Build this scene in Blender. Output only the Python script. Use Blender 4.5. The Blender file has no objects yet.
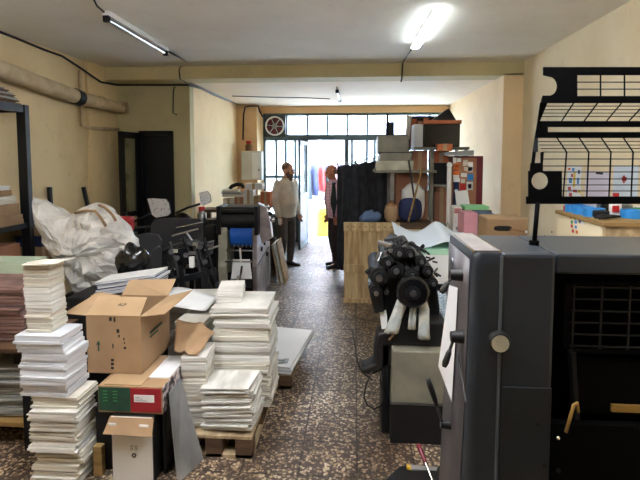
import bpy, bmesh, math, random
from mathutils import Vector, Matrix
random.seed(7)
C = bpy.context.scene.collection
PI = math.pi
# ------------------------------------------------------------------ camera
F = 480.0; VX, HY = 355.0, 158.0; H = 1.77
PITCH = math.radians(4.0)
YAW = math.atan((VX-320)/F*math.cos(PITCH))
CY = HY + F*math.tan(PITCH)
fwd = Vector((-math.sin(YAW)*math.cos(PITCH), math.cos(YAW)*math.cos(PITCH), -math.sin(PITCH)))
rgt = Vector((math.cos(YAW), math.sin(YAW), 0))
upv = rgt.cross(fwd)
EYE = Vector((0, 0, H))
cd = bpy.data.cameras.new('camera'); cam = bpy.data.objects.new('camera', cd); C.objects.link(cam)
cd.sensor_width = 36; cd.lens = F/640*36; cd.shift_y = -(240-CY)/640; cd.clip_start = .05; cd.clip_end = 200
M = Matrix((rgt, upv, -fwd)).transposed().to_4x4(); M.translation = EYE
cam.matrix_world = M
bpy.context.scene.camera = cam

def ray(px, py): return fwd + rgt*((px-320)/F) + upv*((CY-py)/F)
def at(px, py, Y):
    r = ray(px, py); return EYE + r*(Y/r.y)
def onz(px, py, z=0.0):
    r = ray(px, py); return EYE + r*((z-H)/r.z)
def onx(px, py, x):
    r = ray(px, py); return EYE + r*(x/r.x)
def rect(px0, px1, py0, py1, Y):
    a = at(px0, py1, Y); b = at(px1, py0, Y); c = at(px0, py0, Y); d = at(px1, py1, Y)
    return (a.x+c.x)/2, (b.x+d.x)/2, a.z, b.z

# ------------------------------------------------------------------ materials
def lin(c):
    return tuple((x/12.92 if x <= .04045 else ((x+.055)/1.055)**2.4) for x in [v/255 for v in c])
def mat(name, rgb, rough=.6, metal=0.0, var=.12, scale=6.0, bump=0.0, rgb2=None, stretch=(1,1,1), spec=.5, detail=5, lo=.35, hi=.65, alpha=None, coat=0):
    m = bpy.data.materials.new(name); m.use_nodes = True
    nt = m.node_tree; b = nt.nodes['Principled BSDF']
    b.inputs['Roughness'].default_value = rough; b.inputs['Metallic'].default_value = metal
    b.inputs['Specular IOR Level'].default_value = spec
    if coat: b.inputs['Coat Weight'].default_value = coat
    c1 = lin(rgb); c2 = lin(rgb2) if rgb2 else tuple(x*(1-var) for x in c1)
    tc = nt.nodes.new('ShaderNodeTexCoord'); mp = nt.nodes.new('ShaderNodeMapping'); mp.inputs['Scale'].default_value = stretch
    nz = nt.nodes.new('ShaderNodeTexNoise'); nz.inputs['Scale'].default_value = scale; nz.inputs['Detail'].default_value = detail
    rp = nt.nodes.new('ShaderNodeValToRGB')
    rp.color_ramp.elements[0].position = lo; rp.color_ramp.elements[1].position = hi
    rp.color_ramp.elements[0].color = (*c2, 1); rp.color_ramp.elements[1].color = (*c1, 1)
    L = nt.links.new
    L(tc.outputs['Object'], mp.inputs['Vector']); L(mp.outputs['Vector'], nz.inputs['Vector'])
    L(nz.outputs['Fac'], rp.inputs['Fac']); L(rp.outputs['Color'], b.inputs['Base Color'])
    if bump:
        bp = nt.nodes.new('ShaderNodeBump'); bp.inputs['Strength'].default_value = bump; bp.inputs['Distance'].default_value = .01
        L(nz.outputs['Fac'], bp.inputs['Height']); L(bp.outputs['Normal'], b.inputs['Normal'])
    return m
def emis(name, rgb, s):
    m = bpy.data.materials.new(name); m.use_nodes = True; b = m.node_tree.nodes['Principled BSDF']
    b.inputs['Base Color'].default_value = (*lin(rgb), 1); b.inputs['Emission Color'].default_value = (*lin(rgb), 1)
    b.inputs['Emission Strength'].default_value = s
    return m
def wallmat(name, rgb, rgb2, rgb3, scale=1.3):
    """old painted plaster: large blotches, small scuffs"""
    m = mat(name, rgb, .75, rgb2=rgb2, scale=scale, bump=.08, detail=8, lo=.3, hi=.6)
    nt = m.node_tree; b = nt.nodes['Principled BSDF']; rp = [n for n in nt.nodes if n.type == 'VALTORGB'][0]
    tc = [n for n in nt.nodes if n.type == 'TEX_COORD'][0]
    n2 = nt.nodes.new('ShaderNodeTexNoise'); n2.inputs['Scale'].default_value = 5.5; n2.inputs['Detail'].default_value = 9; n2.inputs['Roughness'].default_value = .7
    r2 = nt.nodes.new('ShaderNodeValToRGB'); r2.color_ramp.elements[0].position = .56; r2.color_ramp.elements[1].position = .78
    r2.color_ramp.elements[0].color = (0,0,0,1); r2.color_ramp.elements[1].color = (.4,.4,.4,1)
    mx = nt.nodes.new('ShaderNodeMix'); mx.data_type = 'RGBA'; mx.inputs['B'].default_value = (*lin(rgb3), 1)
    L = nt.links.new
    L(tc.outputs['Object'], n2.inputs['Vector']); L(n2.outputs['Fac'], r2.inputs['Fac'])
    L(r2.outputs['Color'], mx.inputs['Factor']); L(rp.outputs['Color'], mx.inputs['A']); L(mx.outputs['Result'], b.inputs['Base Color'])
    return m
def floormat():
    m = bpy.data.materials.new('terrazzo_tiles'); m.use_nodes = True; nt = m.node_tree; b = nt.nodes['Principled BSDF']; L = nt.links.new
    N = nt.nodes.new
    tc = N('ShaderNodeTexCoord')
    vo = N('ShaderNodeTexVoronoi'); vo.inputs['Scale'].default_value = 58; vo.inputs['Randomness'].default_value = 1
    wn = N('ShaderNodeTexNoise'); wn.inputs['Scale'].default_value = 14; wn.inputs['Detail'].default_value = 3
    mxv = N('ShaderNodeMix'); mxv.data_type = 'RGBA'; mxv.inputs['Factor'].default_value = .05
    L(tc.outputs['Object'], mxv.inputs['A']); L(wn.outputs['Color'], mxv.inputs['B']); L(tc.outputs['Object'], wn.inputs['Vector']); L(mxv.outputs['Result'], vo.inputs['Vector'])
    r1 = N('ShaderNodeValToRGB'); r1.color_ramp.interpolation = 'CONSTANT'
    e = r1.color_ramp.elements; e[0].position = 0; e[0].color = (*lin((88,74,66)),1); e[1].position = .22; e[1].color = (*lin((134,116,100)),1)
    for p, c in ((.40,(176,152,122)),(.58,(216,196,164)),(.80,(106,88,72)),(.88,(228,212,184))):
        q = e.new(p); q.color = (*lin(c),1)
    sp = N('ShaderNodeSeparateColor'); L(vo.outputs['Color'], sp.inputs['Color']); L(sp.outputs['Red'], r1.inputs['Fac'])
    # matrix between the chips
    r2 = N('ShaderNodeValToRGB'); r2.color_ramp.elements[0].position = .42; r2.color_ramp.elements[1].position = .66
    r2.color_ramp.elements[0].color = (0,0,0,1); r2.color_ramp.elements[1].color = (1,1,1,1)
    L(vo.outputs['Distance'], r2.inputs['Fac'])
    mx = N('ShaderNodeMix'); mx.data_type = 'RGBA'; mx.inputs['B'].default_value = (*lin((74,60,52)),1)
    L(r2.outputs['Color'], mx.inputs['Factor']); L(r1.outputs['Color'], mx.inputs['A'])
    # dirt blotches
    n2 = N('ShaderNodeTexNoise'); n2.inputs['Scale'].default_value = 1.7; n2.inputs['Detail'].default_value = 9; n2.inputs['Roughness'].default_value = .65
    r3 = N('ShaderNodeValToRGB'); r3.color_ramp.elements[0].position = .44; r3.color_ramp.elements[1].position = .64
    r3.color_ramp.elements[0].color = (1,1,1,1); r3.color_ramp.elements[1].color = (.42,.38,.35,1)
    L(tc.outputs['Object'], n2.inputs['Vector']); L(n2.outputs['Fac'], r3.inputs['Fac'])
    ml = N('ShaderNodeMix'); ml.data_type = 'RGBA'; ml.blend_type = 'MULTIPLY'; ml.inputs['Factor'].default_value = 1
    L(mx.outputs['Result'], ml.inputs['A']); L(r3.outputs['Color'], ml.inputs['B'])
    # tile joints
    br = N('ShaderNodeTexBrick'); br.offset = 0; br.inputs['Scale'].default_value = 1; br.inputs['Brick Width'].default_value = .33; br.inputs['Row Height'].default_value = .33
    br.inputs['Mortar Size'].default_value = .007; br.inputs['Mortar Smooth'].default_value = .4
    br.inputs['Color1'].default_value = (1,1,1,1); br.inputs['Color2'].default_value = (.84,.82,.8,1); br.inputs['Mortar'].default_value = (.22,.2,.2,1)
    L(tc.outputs['Object'], br.inputs['Vector'])
    m2 = N('ShaderNodeMix'); m2.data_type = 'RGBA'; m2.blend_type = 'MULTIPLY'; m2.inputs['Factor'].default_value = 1
    L(ml.outputs['Result'], m2.inputs['A']); L(br.outputs['Color'], m2.inputs['B']); L(m2.outputs['Result'], b.inputs['Base Color'])
    rr = N('ShaderNodeMapRange'); rr.inputs['To Min'].default_value = .28; rr.inputs['To Max'].default_value = .6
    L(n2.outputs['Fac'], rr.inputs['Value']); L(rr.outputs['Result'], b.inputs['Roughness'])
    bp = N('ShaderNodeBump'); bp.inputs['Strength'].default_value = .15; bp.inputs['Distance'].default_value = .004
    L(br.outputs['Fac'], bp.inputs['Height']); bp.invert = True; L(bp.outputs['Normal'], b.inputs['Normal'])
    return m
def glassmat(name, tint=(235,245,245), milky=.12, gl=.06):
    m = bpy.data.materials.new(name); m.use_nodes = True; nt = m.node_tree; nt.nodes.clear(); N = nt.nodes.new; L = nt.links.new
    o = N('ShaderNodeOutputMaterial'); t = N('ShaderNodeBsdfTransparent'); t.inputs['Color'].default_value = (*lin(tint),1)
    tr = N('ShaderNodeBsdfTranslucent'); tr.inputs['Color'].default_value = (*lin((240,240,238)),1)
    g = N('ShaderNodeBsdfGlossy'); g.inputs['Roughness'].default_value = .08
    nz = N('ShaderNodeTexNoise'); nz.inputs['Scale'].default_value = 3; tc = N('ShaderNodeTexCoord'); L(tc.outputs['Object'], nz.inputs['Vector'])
    mr = N('ShaderNodeMapRange'); mr.inputs['To Min'].default_value = milky*.6; mr.inputs['To Max'].default_value = milky*1.4; L(nz.outputs['Fac'], mr.inputs['Value'])
    a = N('ShaderNodeMixShader'); L(mr.outputs['Result'], a.inputs['Fac']); L(t.outputs['BSDF'], a.inputs[1]); L(tr.outputs['BSDF'], a.inputs[2])
    c = N('ShaderNodeMixShader'); c.inputs['Fac'].default_value = gl; L(a.outputs['Shader'], c.inputs[1]); L(g.outputs['BSDF'], c.inputs[2])
    L(c.outputs['Shader'], o.inputs['Surface'])
    return m

MT = {}
def mm(k, *a, **kw):
    MT[k] = mat(k, *a, **kw); return MT[k]
MT['wall_cream'] = wallmat('wall_cream', (244,218,176), (234,206,162), (196,162,118))
MT['wall_left'] = wallmat('wall_left', (228,206,162), (212,188,144), (160,132,94))
MT['wall_pale'] = wallmat('wall_pale', (238,224,192), (228,210,172), (192,168,128))
MT['wall_green'] = wallmat('wall_green', (196,186,146), (172,164,124), (120,114,86))
MT['ceiling'] = wallmat('ceiling_plaster', (240,236,226), (228,223,212), (192,184,168), 1.0)
MT['ceiling_back'] = wallmat('ceiling_back', (240,226,204), (230,212,186), (200,180,150), 1.0)
MT['beam'] = wallmat('beam_paint', (208,196,152), (192,180,136), (156,142,106), 1.6)
MT['lintel'] = wallmat('lintel_paint', (230,194,148), (218,178,130), (176,136,96))
MT['floor'] = floormat()
mm('paving', (214,208,200), .8, var=.15, scale=3)
mm('facade', (236,230,224), .8, var=.1, scale=1.5)
mm('black_metal', (22,24,28), .45, .3, var=.3, scale=18)
mm('black_rubber', (11,11,12), .6, var=.3, scale=20)
mm('black_gloss', (14,14,16), .18, var=.2, scale=8)
mm('guard_black', (4,4,5), .75, var=.2, scale=10, spec=.08)
mm('teal_paint', (84,106,108), .5, var=.2, scale=8)
mm('steel', (170,172,174), .3, .95, var=.25, scale=12)
mm('zinc', (176,180,182), .5, .55, rgb2=(136,140,144), scale=5, stretch=(1,1,.5), detail=8)
mm('dark_steel', (70,70,72), .42, .45, var=.4, scale=12)
mm('chrome', (214,214,214), .14, 1, var=.05)
mm('press_paint', (44,52,61), .36, .15, rgb2=(35,42,50), scale=3.2, detail=8, coat=.15)
mm('press_side', (96,92,94), .42, .25, rgb2=(78,76,80), scale=2.5, detail=8)
mm('press_shade', (36,44,51), .4, .15, rgb2=(29,36,42), scale=5)  # press paint with the shade of the lower front mixed in
mm('press_top', (150,146,144), .35, .4, rgb2=(116,110,108), scale=9)
mm('machine_cream', (196,196,176), .5, .1, rgb2=(164,162,142), scale=7)
mm('machine_pinkgrey', (190,180,178), .36, .35, rgb2=(140,128,126), scale=6)
mm('machine_green', (134,131,116), .5, .1, rgb2=(114,112,98), scale=6)
mm('blue_sheen_drum', (26,96,196), .3, var=.2, scale=6)
mm('paper', (234,233,228), .85, rgb2=(196,194,186), scale=1.0, stretch=(3,3,170), lo=.38, hi=.6)
mm('paper_cool', (226,229,234), .8, rgb2=(196,200,208), scale=1.0, stretch=(3,3,150), lo=.38, hi=.6)
mm('paper_warm', (228,224,212), .85, rgb2=(188,182,168), scale=1.0, stretch=(3,3,170), lo=.38, hi=.6)
mm('paper_grey', (176,178,176), .85, rgb2=(120,122,122), scale=1.0, stretch=(3,3,120), lo=.38, hi=.6)
mm('paper_pink', (150,118,110), .85, rgb2=(86,66,62), scale=1.0, stretch=(3,3,120), lo=.38, hi=.6)
mm('paper_green', (196,214,190), .85, rgb2=(178,196,172), scale=2)
mm('sheet_white', (240,242,244), .7, var=.05, scale=3)
mm('sheet_mint', (176,222,196), .7, var=.06, scale=3)
mm('sheet_bluewhite', (216,228,240), .6, var=.06, scale=3)
mm('kraft', (164,134,101), .8, rgb2=(146,117,86), scale=4, detail=8)
mm('kraft_dark', (150,112,74), .8, rgb2=(128,92,58), scale=4, detail=8)
mm('kraft_inside', (180,151,117), .8, rgb2=(164,136,102), scale=4)
mm('carton_brown', (172,122,94), .8, rgb2=(148,100,76), scale=3)
mm('carton_orange', (196,116,76), .8, rgb2=(170,92,60), scale=3)
mm('print_black', (24,22,20), .8, var=.2)
mm('print_green', (30,74,56), .6, rgb2=(22,58,44), scale=16)
mm('print_red', (160,28,40), .6, rgb2=(136,22,34), scale=10)
mm('white_plain', (232,232,230), .6, var=.05)
mm('grey_plain', (150,150,150), .6, var=.1)
mm('wood', (176,146,92), .7, rgb2=(126,98,58), scale=2.2, stretch=(1,1,9), detail=8)
mm('wood_v', (212,190,144), .7, rgb2=(164,134,92), scale=2.2, stretch=(10,10,1), detail=9)
mm('wood_dark', (112,84,58), .75, rgb2=(70,52,38), scale=2.4, stretch=(1,9,9), detail=8)
mm('wood_pale', (196,176,140), .7, rgb2=(150,128,96), scale=2.4, stretch=(8,1,8), detail=8)
mm('table_cream', (226,212,184), .6, rgb2=(206,190,160), scale=4)
mm('cabinet_cream', (238,226,194), .55, rgb2=(226,210,172), scale=3)
mm('duct', (206,186,152), .7, rgb2=(178,156,122), scale=6, detail=8)
mm('cable_black', (16,15,15), .6, var=.2)
mm('box_grey', (206,204,194), .5, var=.08)
mm('pink', (232,168,184), .6, var=.1); mm('blue_pack', (84,110,150), .6, var=.2); mm('mint', (150,220,160), .6, var=.08)
mm('blue', (44,134,206), .45, var=.15); mm('red', (190,36,36), .5, var=.15); mm('yellow', (236,196,70), .6, var=.1)
mm('navy', (36,48,92), .8, var=.2, scale=10); mm('orange', (226,110,50), .6, var=.1); mm('maroon', (110,26,44), .4, var=.2)
mm('green', (60,140,80), .5, var=.1); mm('lilac', (222,216,232), .7, var=.05)
mm('curtain', (62,66,74), .85, rgb2=(46,49,56), scale=9)
mm('skin', (214,158,130), .55, var=.14, scale=14); mm('skin_ruddy', (204,128,100), .5, var=.14, scale=14)
mm('hair_brown', (126,98,82), .8, var=.3, scale=60); mm('beard', (122,94,80), .85, var=.3, scale=70)
mm('shirt_beige', (214,204,188), .85, rgb2=(196,186,170), scale=9, bump=.2)
mm('trousers_brown', (88,76,70), .85, rgb2=(70,60,56), scale=9, bump=.2)
mm('trousers_dark', (66,52,52), .85, rgb2=(50,40,42), scale=9)
mm('shoe', (24,20,20), .4, var=.2)
mm('shop_dark', (112,104,110), .8, rgb2=(70,66,76), scale=1.6); mm('navy_dark', (44,58,66), .85, var=.2, scale=8); mm('press_edge', (92,104,112), .4, .3, var=.1); mm('dark_paint', (58,66,70), .5, var=.2, scale=6); mm('panel_grey', (58,59,62), .35, var=.15, scale=5)
mm('eye_dark', (40,28,22), .3, var=.1)
mm('amber', (160,128,66), .4, var=.1)
def checkmat():
    m = mat('shirt_check', (238,206,220), .8)
    nt = m.node_tree; b = nt.nodes['Principled BSDF']; tc = [n for n in nt.nodes if n.type=='TEX_COORD'][0]
    br = nt.nodes.new('ShaderNodeTexBrick'); br.offset = 0; br.inputs['Brick Width'].default_value = .05; br.inputs['Row Height'].default_value = .05
    br.inputs['Scale'].default_value = 1; br.inputs['Mortar Size'].default_value = .006
    br.inputs['Color1'].default_value = (*lin((244,220,232)),1); br.inputs['Color2'].default_value = (*lin((232,196,214)),1); br.inputs['Mortar'].default_value = (*lin((216,160,190)),1)
    mp = nt.nodes.new('ShaderNodeMapping'); mp.inputs['Rotation'].default_value = (PI/2, 0, 0)
    nt.links.new(tc.outputs['Object'], mp.inputs['Vector']); nt.links.new(mp.outputs['Vector'], br.inputs['Vector']); nt.links.new(br.outputs['Color'], b.inputs['Base Color'])
    return m
MT['shirt_check'] = checkmat()
MT['glass'] = glassmat('window_glass'); MT['frosted'] = glassmat('frosted_glass', milky=.28, gl=.05)
def plasticmat():
    m = bpy.data.materials.new('clear_plastic_film'); m.use_nodes = True; nt = m.node_tree; b = nt.nodes['Principled BSDF']; N = nt.nodes.new; L = nt.links.new
    b.inputs['Base Color'].default_value = (*lin((240,238,233)),1); b.inputs['Roughness'].default_value = .28
    o = nt.nodes['Material Output']; t = N('ShaderNodeBsdfTransparent'); t.inputs['Color'].default_value = (*lin((240,238,232)),1)
    x = N('ShaderNodeMixShader'); nz = N('ShaderNodeTexNoise'); nz.inputs['Scale'].default_value = 5; tc = N('ShaderNodeTexCoord'); L(tc.outputs['Object'], nz.inputs['Vector'])
    mr = N('ShaderNodeMapRange'); mr.inputs['From Min'].default_value = .3; mr.inputs['From Max'].default_value = .7; mr.inputs['To Min'].default_value = .5; mr.inputs['To Max'].default_value = .05
    L(nz.outputs['Fac'], mr.inputs['Value']); L(mr.outputs['Result'], x.inputs['Fac']); L(b.outputs['BSDF'], x.inputs[1]); L(t.outputs['BSDF'], x.inputs[2]); L(x.outputs['Shader'], o.inputs['Surface'])
    bp = N('ShaderNodeBump'); bp.inputs['Strength'].default_value = .5; bp.inputs['Distance'].default_value = .02
    n2 = N('ShaderNodeTexNoise'); n2.inputs['Scale'].default_value = 9; n2.inputs['Detail'].default_value = 4; n2.inputs['Distortion'].default_value = 1.5
    L(tc.outputs['Object'], n2.inputs['Vector']); L(n2.outputs['Fac'], bp.inputs['Height']); L(bp.outputs['Normal'], b.inputs['Normal'])
    return m
MT['plastic'] = plasticmat()

# ------------------------------------------------------------------ mesh builder (world coordinates)
def worldpos(o):
    p = Vector((0,0,0))
    while o is not None:
        p += o.location; o = o.parent
    return p
class MB:
    def __init__(s): s.v = []; s.f = []
    def add(s, vs, fs):
        k = len(s.v); s.v += [Vector(q) for q in vs]; s.f += [[i+k for i in f] for f in fs]; return s
    def box(s, x0, x1, y0, y1, z0, z1):
        if x0 > x1: x0, x1 = x1, x0
        if y0 > y1: y0, y1 = y1, y0
        if z0 > z1: z0, z1 = z1, z0
        return s.add([(x0,y0,z0),(x1,y0,z0),(x1,y1,z0),(x0,y1,z0),(x0,y0,z1),(x1,y0,z1),(x1,y1,z1),(x0,y1,z1)],
                     [(0,3,2,1),(4,5,6,7),(0,1,5,4),(1,2,6,5),(2,3,7,6),(3,0,4,7)])
    def hexa(s, p):   # eight points: bottom ccw then top ccw
        return s.add(p, [(0,3,2,1),(4,5,6,7),(0,1,5,4),(1,2,6,5),(2,3,7,6),(3,0,4,7)])
    def obox(s, c, size, R=None):
        c = Vector(c); a, b, d = [q/2 for q in size]
        pts = [(-a,-b,-d),(a,-b,-d),(a,b,-d),(-a,b,-d),(-a,-b,d),(a,-b,d),(a,b,d),(-a,b,d)]
        R = R or Matrix.Identity(3)
        return s.hexa([c + R @ Vector(q) for q in pts])
    def bar(s, p0, p1, w, h=None, up=(0,0,1)):
        p0, p1 = Vector(p0), Vector(p1); h = h or w; d = (p1-p0).normalized(); u = Vector(up)
        if abs(d.dot(u)) > .98: u = Vector((0,1,0))
        a = d.cross(u).normalized()*w/2; b = a.cross(d).normalized()*h/2
        return s.hexa([p0-a-b, p0+a-b, p1+a-b, p1-a-b, p0-a+b, p0+a+b, p1+a+b, p1-a+b])
    def rings(s, R, cap=True, closed=True):
        n = len(R[0]); vs = [q for r in R for q in r]; fs = []
        for i in range(len(R)-1):
            for j in range(n if closed else n-1):
                a, b = i*n+j, i*n+(j+1) % n
                fs.append((a, b, b+n, a+n))
        if cap: fs.append(tuple(range(n-1,-1,-1))); fs.append(tuple(range((len(R)-1)*n, len(R)*n)))
        return s.add(vs, fs)
    def cyl(s, p0, p1, r0, r1=None, n=16, cap=True):
        p0, p1 = Vector(p0), Vector(p1); r1 = r0 if r1 is None else r1
        d = (p1-p0).normalized(); u = Vector((0,0,1)) if abs(d.z) < .95 else Vector((1,0,0))
        a = d.cross(u).normalized(); b = d.cross(a)
        def ring(p, r): return [p + a*(r*math.cos(2*PI*k/n)) - b*(r*math.sin(2*PI*k/n)) for k in range(n)]
        return s.rings([ring(p0, r0), ring(p1, r1)], cap)
    def tube(s, pts, r, n=8, cap=True):
        pts = [Vector(p) for p in pts]; R = []; a = None
        for i, p in enumerate(pts):
            d = (pts[min(i+1, len(pts)-1)] - pts[max(i-1, 0)]).normalized()
            if a is None:
                u = Vector((0,0,1)) if abs(d.z) < .9 else Vector((1,0,0)); a = d.cross(u).normalized()
            else: a = (a - d*a.dot(d)).normalized()
            b = d.cross(a); rr = r[i] if isinstance(r, (list, tuple)) else r
            R.append([p + a*(rr*math.cos(2*PI*k/n)) - b*(rr*math.sin(2*PI*k/n)) for k in range(n)])
        return s.rings(R, cap)
    def ball(s, c, r, n=16, m=10, R=None):
        c = Vector(c); r = (r,r,r) if not isinstance(r, (list, tuple)) else r; R = R or Matrix.Identity(3); RR = []
        for i in range(m+1):
            t = PI*i/m; t = min(max(t, .02), PI-.02)
            RR.append([c + R @ Vector((r[0]*math.sin(t)*math.cos(2*PI*k/n), r[1]*math.sin(t)*math.sin(2*PI*k/n), -r[2]*math.cos(t))) for k in range(n)])
        return s.rings(RR)
    def caps(s, p0, p1, r0, r1, n=14):
        p0, p1 = Vector(p0), Vector(p1); d = (p1-p0).normalized(); pts = []; rs = []
        for t in (-.99, -.8, -.5, 0): pts.append(p0 + d*r0*t); rs.append(r0*math.sqrt(max(1-t*t, .0004)))
        for t in (0, .5, .8, .99): pts.append(p1 + d*r1*t); rs.append(r1*math.sqrt(max(1-t*t, .0004)))
        return s.tube(pts, rs, n)
    def lathe(s, prof, c, n=20, axis=(0,0,1)):
        c = Vector(c); d = Vector(axis).normalized(); u = Vector((0,0,1)) if abs(d.z) < .9 else Vector((1,0,0))
        a = d.cross(u).normalized(); b = d.cross(a)
        return s.rings([[c + d*z + a*(r*math.cos(2*PI*k/n)) - b*(r*math.sin(2*PI*k/n)) for k in range(n)] for r, z in prof])
    def prism(s, poly, off):
        off = Vector(off); n = len(poly); P = [Vector(p) for p in poly]
        return s.add(P + [p+off for p in P], [tuple(range(n-1,-1,-1)), tuple(range(n,2*n))] + [(i,(i+1)%n,(i+1)%n+n,i+n) for i in range(n)])
    def grid(s, fn, nu, nv):
        vs = [fn(i/nu, j/nv) for j in range(nv+1) for i in range(nu+1)]
        return s.add(vs, [(j*(nu+1)+i, j*(nu+1)+i+1, (j+1)*(nu+1)+i+1, (j+1)*(nu+1)+i) for j in range(nv) for i in range(nu)])
    def hull(s, pts):
        bm = bmesh.new(); vv = [bm.verts.new(p) for p in pts]; bmesh.ops.convex_hull(bm, input=vv)
        bmesh.ops.delete(bm, geom=[v for v in bm.verts if not v.link_faces], context='VERTS'); bm.verts.index_update()
        s.add([v.co for v in bm.verts], [[v.index for v in f.verts] for f in bm.faces]); bm.free(); return s
    def build(s, name, material, parent=None, bevel=0, smooth=False, solid=0, sub=0, remesh=0, smoothing=0):
        me = bpy.data.meshes.new(name)
        if parent is not None: org = worldpos(parent)
        else:
            xs = [v.x for v in s.v]; ys = [v.y for v in s.v]; zs = [v.z for v in s.v]
            org = Vector(((min(xs)+max(xs))/2, (min(ys)+max(ys))/2, min(zs)))
        me.from_pydata([v-org for v in s.v], [], s.f); me.update()
        bm = bmesh.new(); bm.from_mesh(me); bmesh.ops.recalc_face_normals(bm, faces=bm.faces); bm.to_mesh(me); bm.free()
        o = bpy.data.objects.new(name, me); C.objects.link(o)
        if parent is not None: o.parent = parent
        else: o.location = org
        me.materials.append(MT[material] if isinstance(material, str) else material)
        if solid: q = o.modifiers.new('solid', 'SOLIDIFY'); q.thickness = solid; q.offset = 0
        if bevel: q = o.modifiers.new('bevel', 'BEVEL'); q.width = bevel; q.segments = 2; q.limit_method = 'ANGLE'
        if remesh:
            q = o.modifiers.new('remesh', 'REMESH'); q.mode = 'VOXEL'; q.voxel_size = remesh; q.use_smooth_shade = True
            if smoothing: q = o.modifiers.new('smooth', 'SMOOTH'); q.iterations = smoothing; q.factor = .5
        if sub: q = o.modifiers.new('sub', 'SUBSURF'); q.levels = sub; q.render_levels = sub
        if smooth:
            for p in me.polygons: p.use_smooth = True
            if smooth != 'all': me.set_sharp_from_angle(angle=math.radians(40))
        return o
def tag(o, label, cat, group=None, kind=None):
    o['label'] = label; o['category'] = cat
    if group: o['group'] = group
    if kind: o['kind'] = kind
    return o
def thing(name, label, cat, loc, group=None):
    o = bpy.data.objects.new(name, None); o.empty_display_size = .1; C.objects.link(o); o.location = Vector(loc); return tag(o, label, cat, group)
def struct(o):
    o['kind'] = 'structure'; return o
def text_part(txt, name, material, parent, origin, ex, ey, size):
    """lettering as a mesh: origin = lower left corner, ex/ey = reading and upward directions"""
    cu = bpy.data.curves.new('lettering', 'FONT'); cu.body = txt; cu.size = size; cu.extrude = .0006
    t = bpy.data.objects.new('lettering', cu); C.objects.link(t)
    dg = bpy.context.evaluated_depsgraph_get(); me = bpy.data.meshes.new_from_object(t.evaluated_get(dg))
    ex, ey = Vector(ex).normalized(), Vector(ey).normalized(); ez = ex.cross(ey)
    b = MB(); b.add([Vector(origin) + ex*v.co.x + ey*v.co.y + ez*v.co.z for v in me.vertices], [list(p.vertices) for p in me.polygons])
    bpy.data.objects.remove(t); bpy.data.curves.remove(cu); bpy.data.meshes.remove(me)
    return b.build(name, material, parent)
def rotz(a): return Matrix.Rotation(a, 3, 'Z')
LAMP=6; LAMP_FILL=32; SUN=6; SKY=2.0; EXPO=1.7
# ================================================================== SETTING
XL, XR, XLI, XRI = -3.43, 2.15, -2.36, 1.90
YB0, YB1, YE, YN = 6.4, 6.78, 9.9, -3.4
ZC, ZB = 3.0, 2.83
def S(name, material, *boxes, bevel=0):
    b = MB()
    for q in boxes: b.box(*q)
    return struct(b.build(name, material, bevel=bevel))
S('floor', 'floor', (XL-.2, XR+.2, YN-.2, YE+.12, -.12, 0))
S('ceiling', 'ceiling', (XL-.2, XR+.2, YN-.2, YB0+.02, ZC, ZC+.12))
S('ceiling_back', 'ceiling_back', (XL-.2, XR+.2, YB1-.01, YE+.2, ZB+.005, ZB+.12))
S('ceiling_beam', 'beam', (XL-.05, XR+.05, YB0, YB1, ZB, ZC+.1))
S('wall_left', 'wall_left', (XL-.2, XL, YN-.2, YB1+.2, 0, ZC+.02))
S('wall_left_pilaster', 'wall_left', (XL-.02, XL+.035, 5.95, 6.4, 0, ZC))
S('wall_right', 'wall_pale', (XR, XR+.2, YN-.2, YB1+.2, 0, ZC+.02))
S('wall_near', 'wall_cream', (XL-.2, XR+.2, YN-.2, YN, 0, ZC+.02))
S('wall_left_inner', 'wall_cream', (XLI-.2, XLI, YB1+.16, YE+.12, 0, ZB+.02))
S('wall_right_inner', 'wall_cream', (XRI, XR+.2, YB0, YE+.12, 0, ZB+.02))
# wall around the iron door
DX0, DX1, DZ = at(140,140,YB1).x, at(173,140,YB1).x, at(150,133,YB1).z
S('wall_alcove', 'wall_green', (XL-.02, DX0, YB1, YB1+.16, 0, ZB+.02), (DX1, XLI, YB1, YB1+.16, 0, ZB+.02), (DX0, DX1, YB1, YB1+.16, DZ, ZB+.02))
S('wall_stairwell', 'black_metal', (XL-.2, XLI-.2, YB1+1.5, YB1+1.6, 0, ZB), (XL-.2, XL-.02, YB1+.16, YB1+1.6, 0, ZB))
# orange pillar and lintel of the shop front
S('wall_pillar', 'lintel', (XLI-.02, at(257,130,9.5).x, 9.5, YE+.12, 0, ZB))
WX0, WX1 = at(263,140,YE).x, XRI
WT = at(320,113,YE).z
S('wall_back', 'lintel', (XLI, WX1, YE, YE+.15, WT, ZB))
S('wall_back_jamb', 'wall_cream', (XLI, WX0, YE, YE+.15, 0, WT+.01))
# ---- shop front of painted steel and glass
ZT = at(320,138,YE).z; ZM = at(320,177,YE).z; ZK = .55
Dx0, Dx1 = at(308,200,YE).x, at(346,200,YE).x
def win(name, x0, x1, z0, z1, vx, hz, th=.05, kick=False):
    b = MB(); y0, y1 = YE+.03, YE+.09
    b.box(x0, x0+th, y0, y1, z0, z1); b.box(x1-th, x1, y0, y1, z0, z1); b.box(x0, x1, y0, y1, z1-th, z1); b.box(x0, x1, y0, y1, z0, z0+th)
    for v in vx: b.box(v-.02, v+.02, y0+.004, y1-.004, z0, z1)
    for h in hz: b.box(x0, x1, y0+.002, y1-.002, h-.025, h+.025)
    o = struct(b.build(name, 'teal_paint'))
    g = MB(); g.box(x0+.01, x1-.01, y0+.028, y0+.032, z0+.01, z1-.01); g.build('glass_pane', 'frosted', o)
    return o
tv = [at(p,120,YE).x for p in (286.5,307.5,327.5,347.5,367.5,387.5,408,430)]
win('window_1', WX0, WX1, ZT+.02, WT, tv, [])
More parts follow.
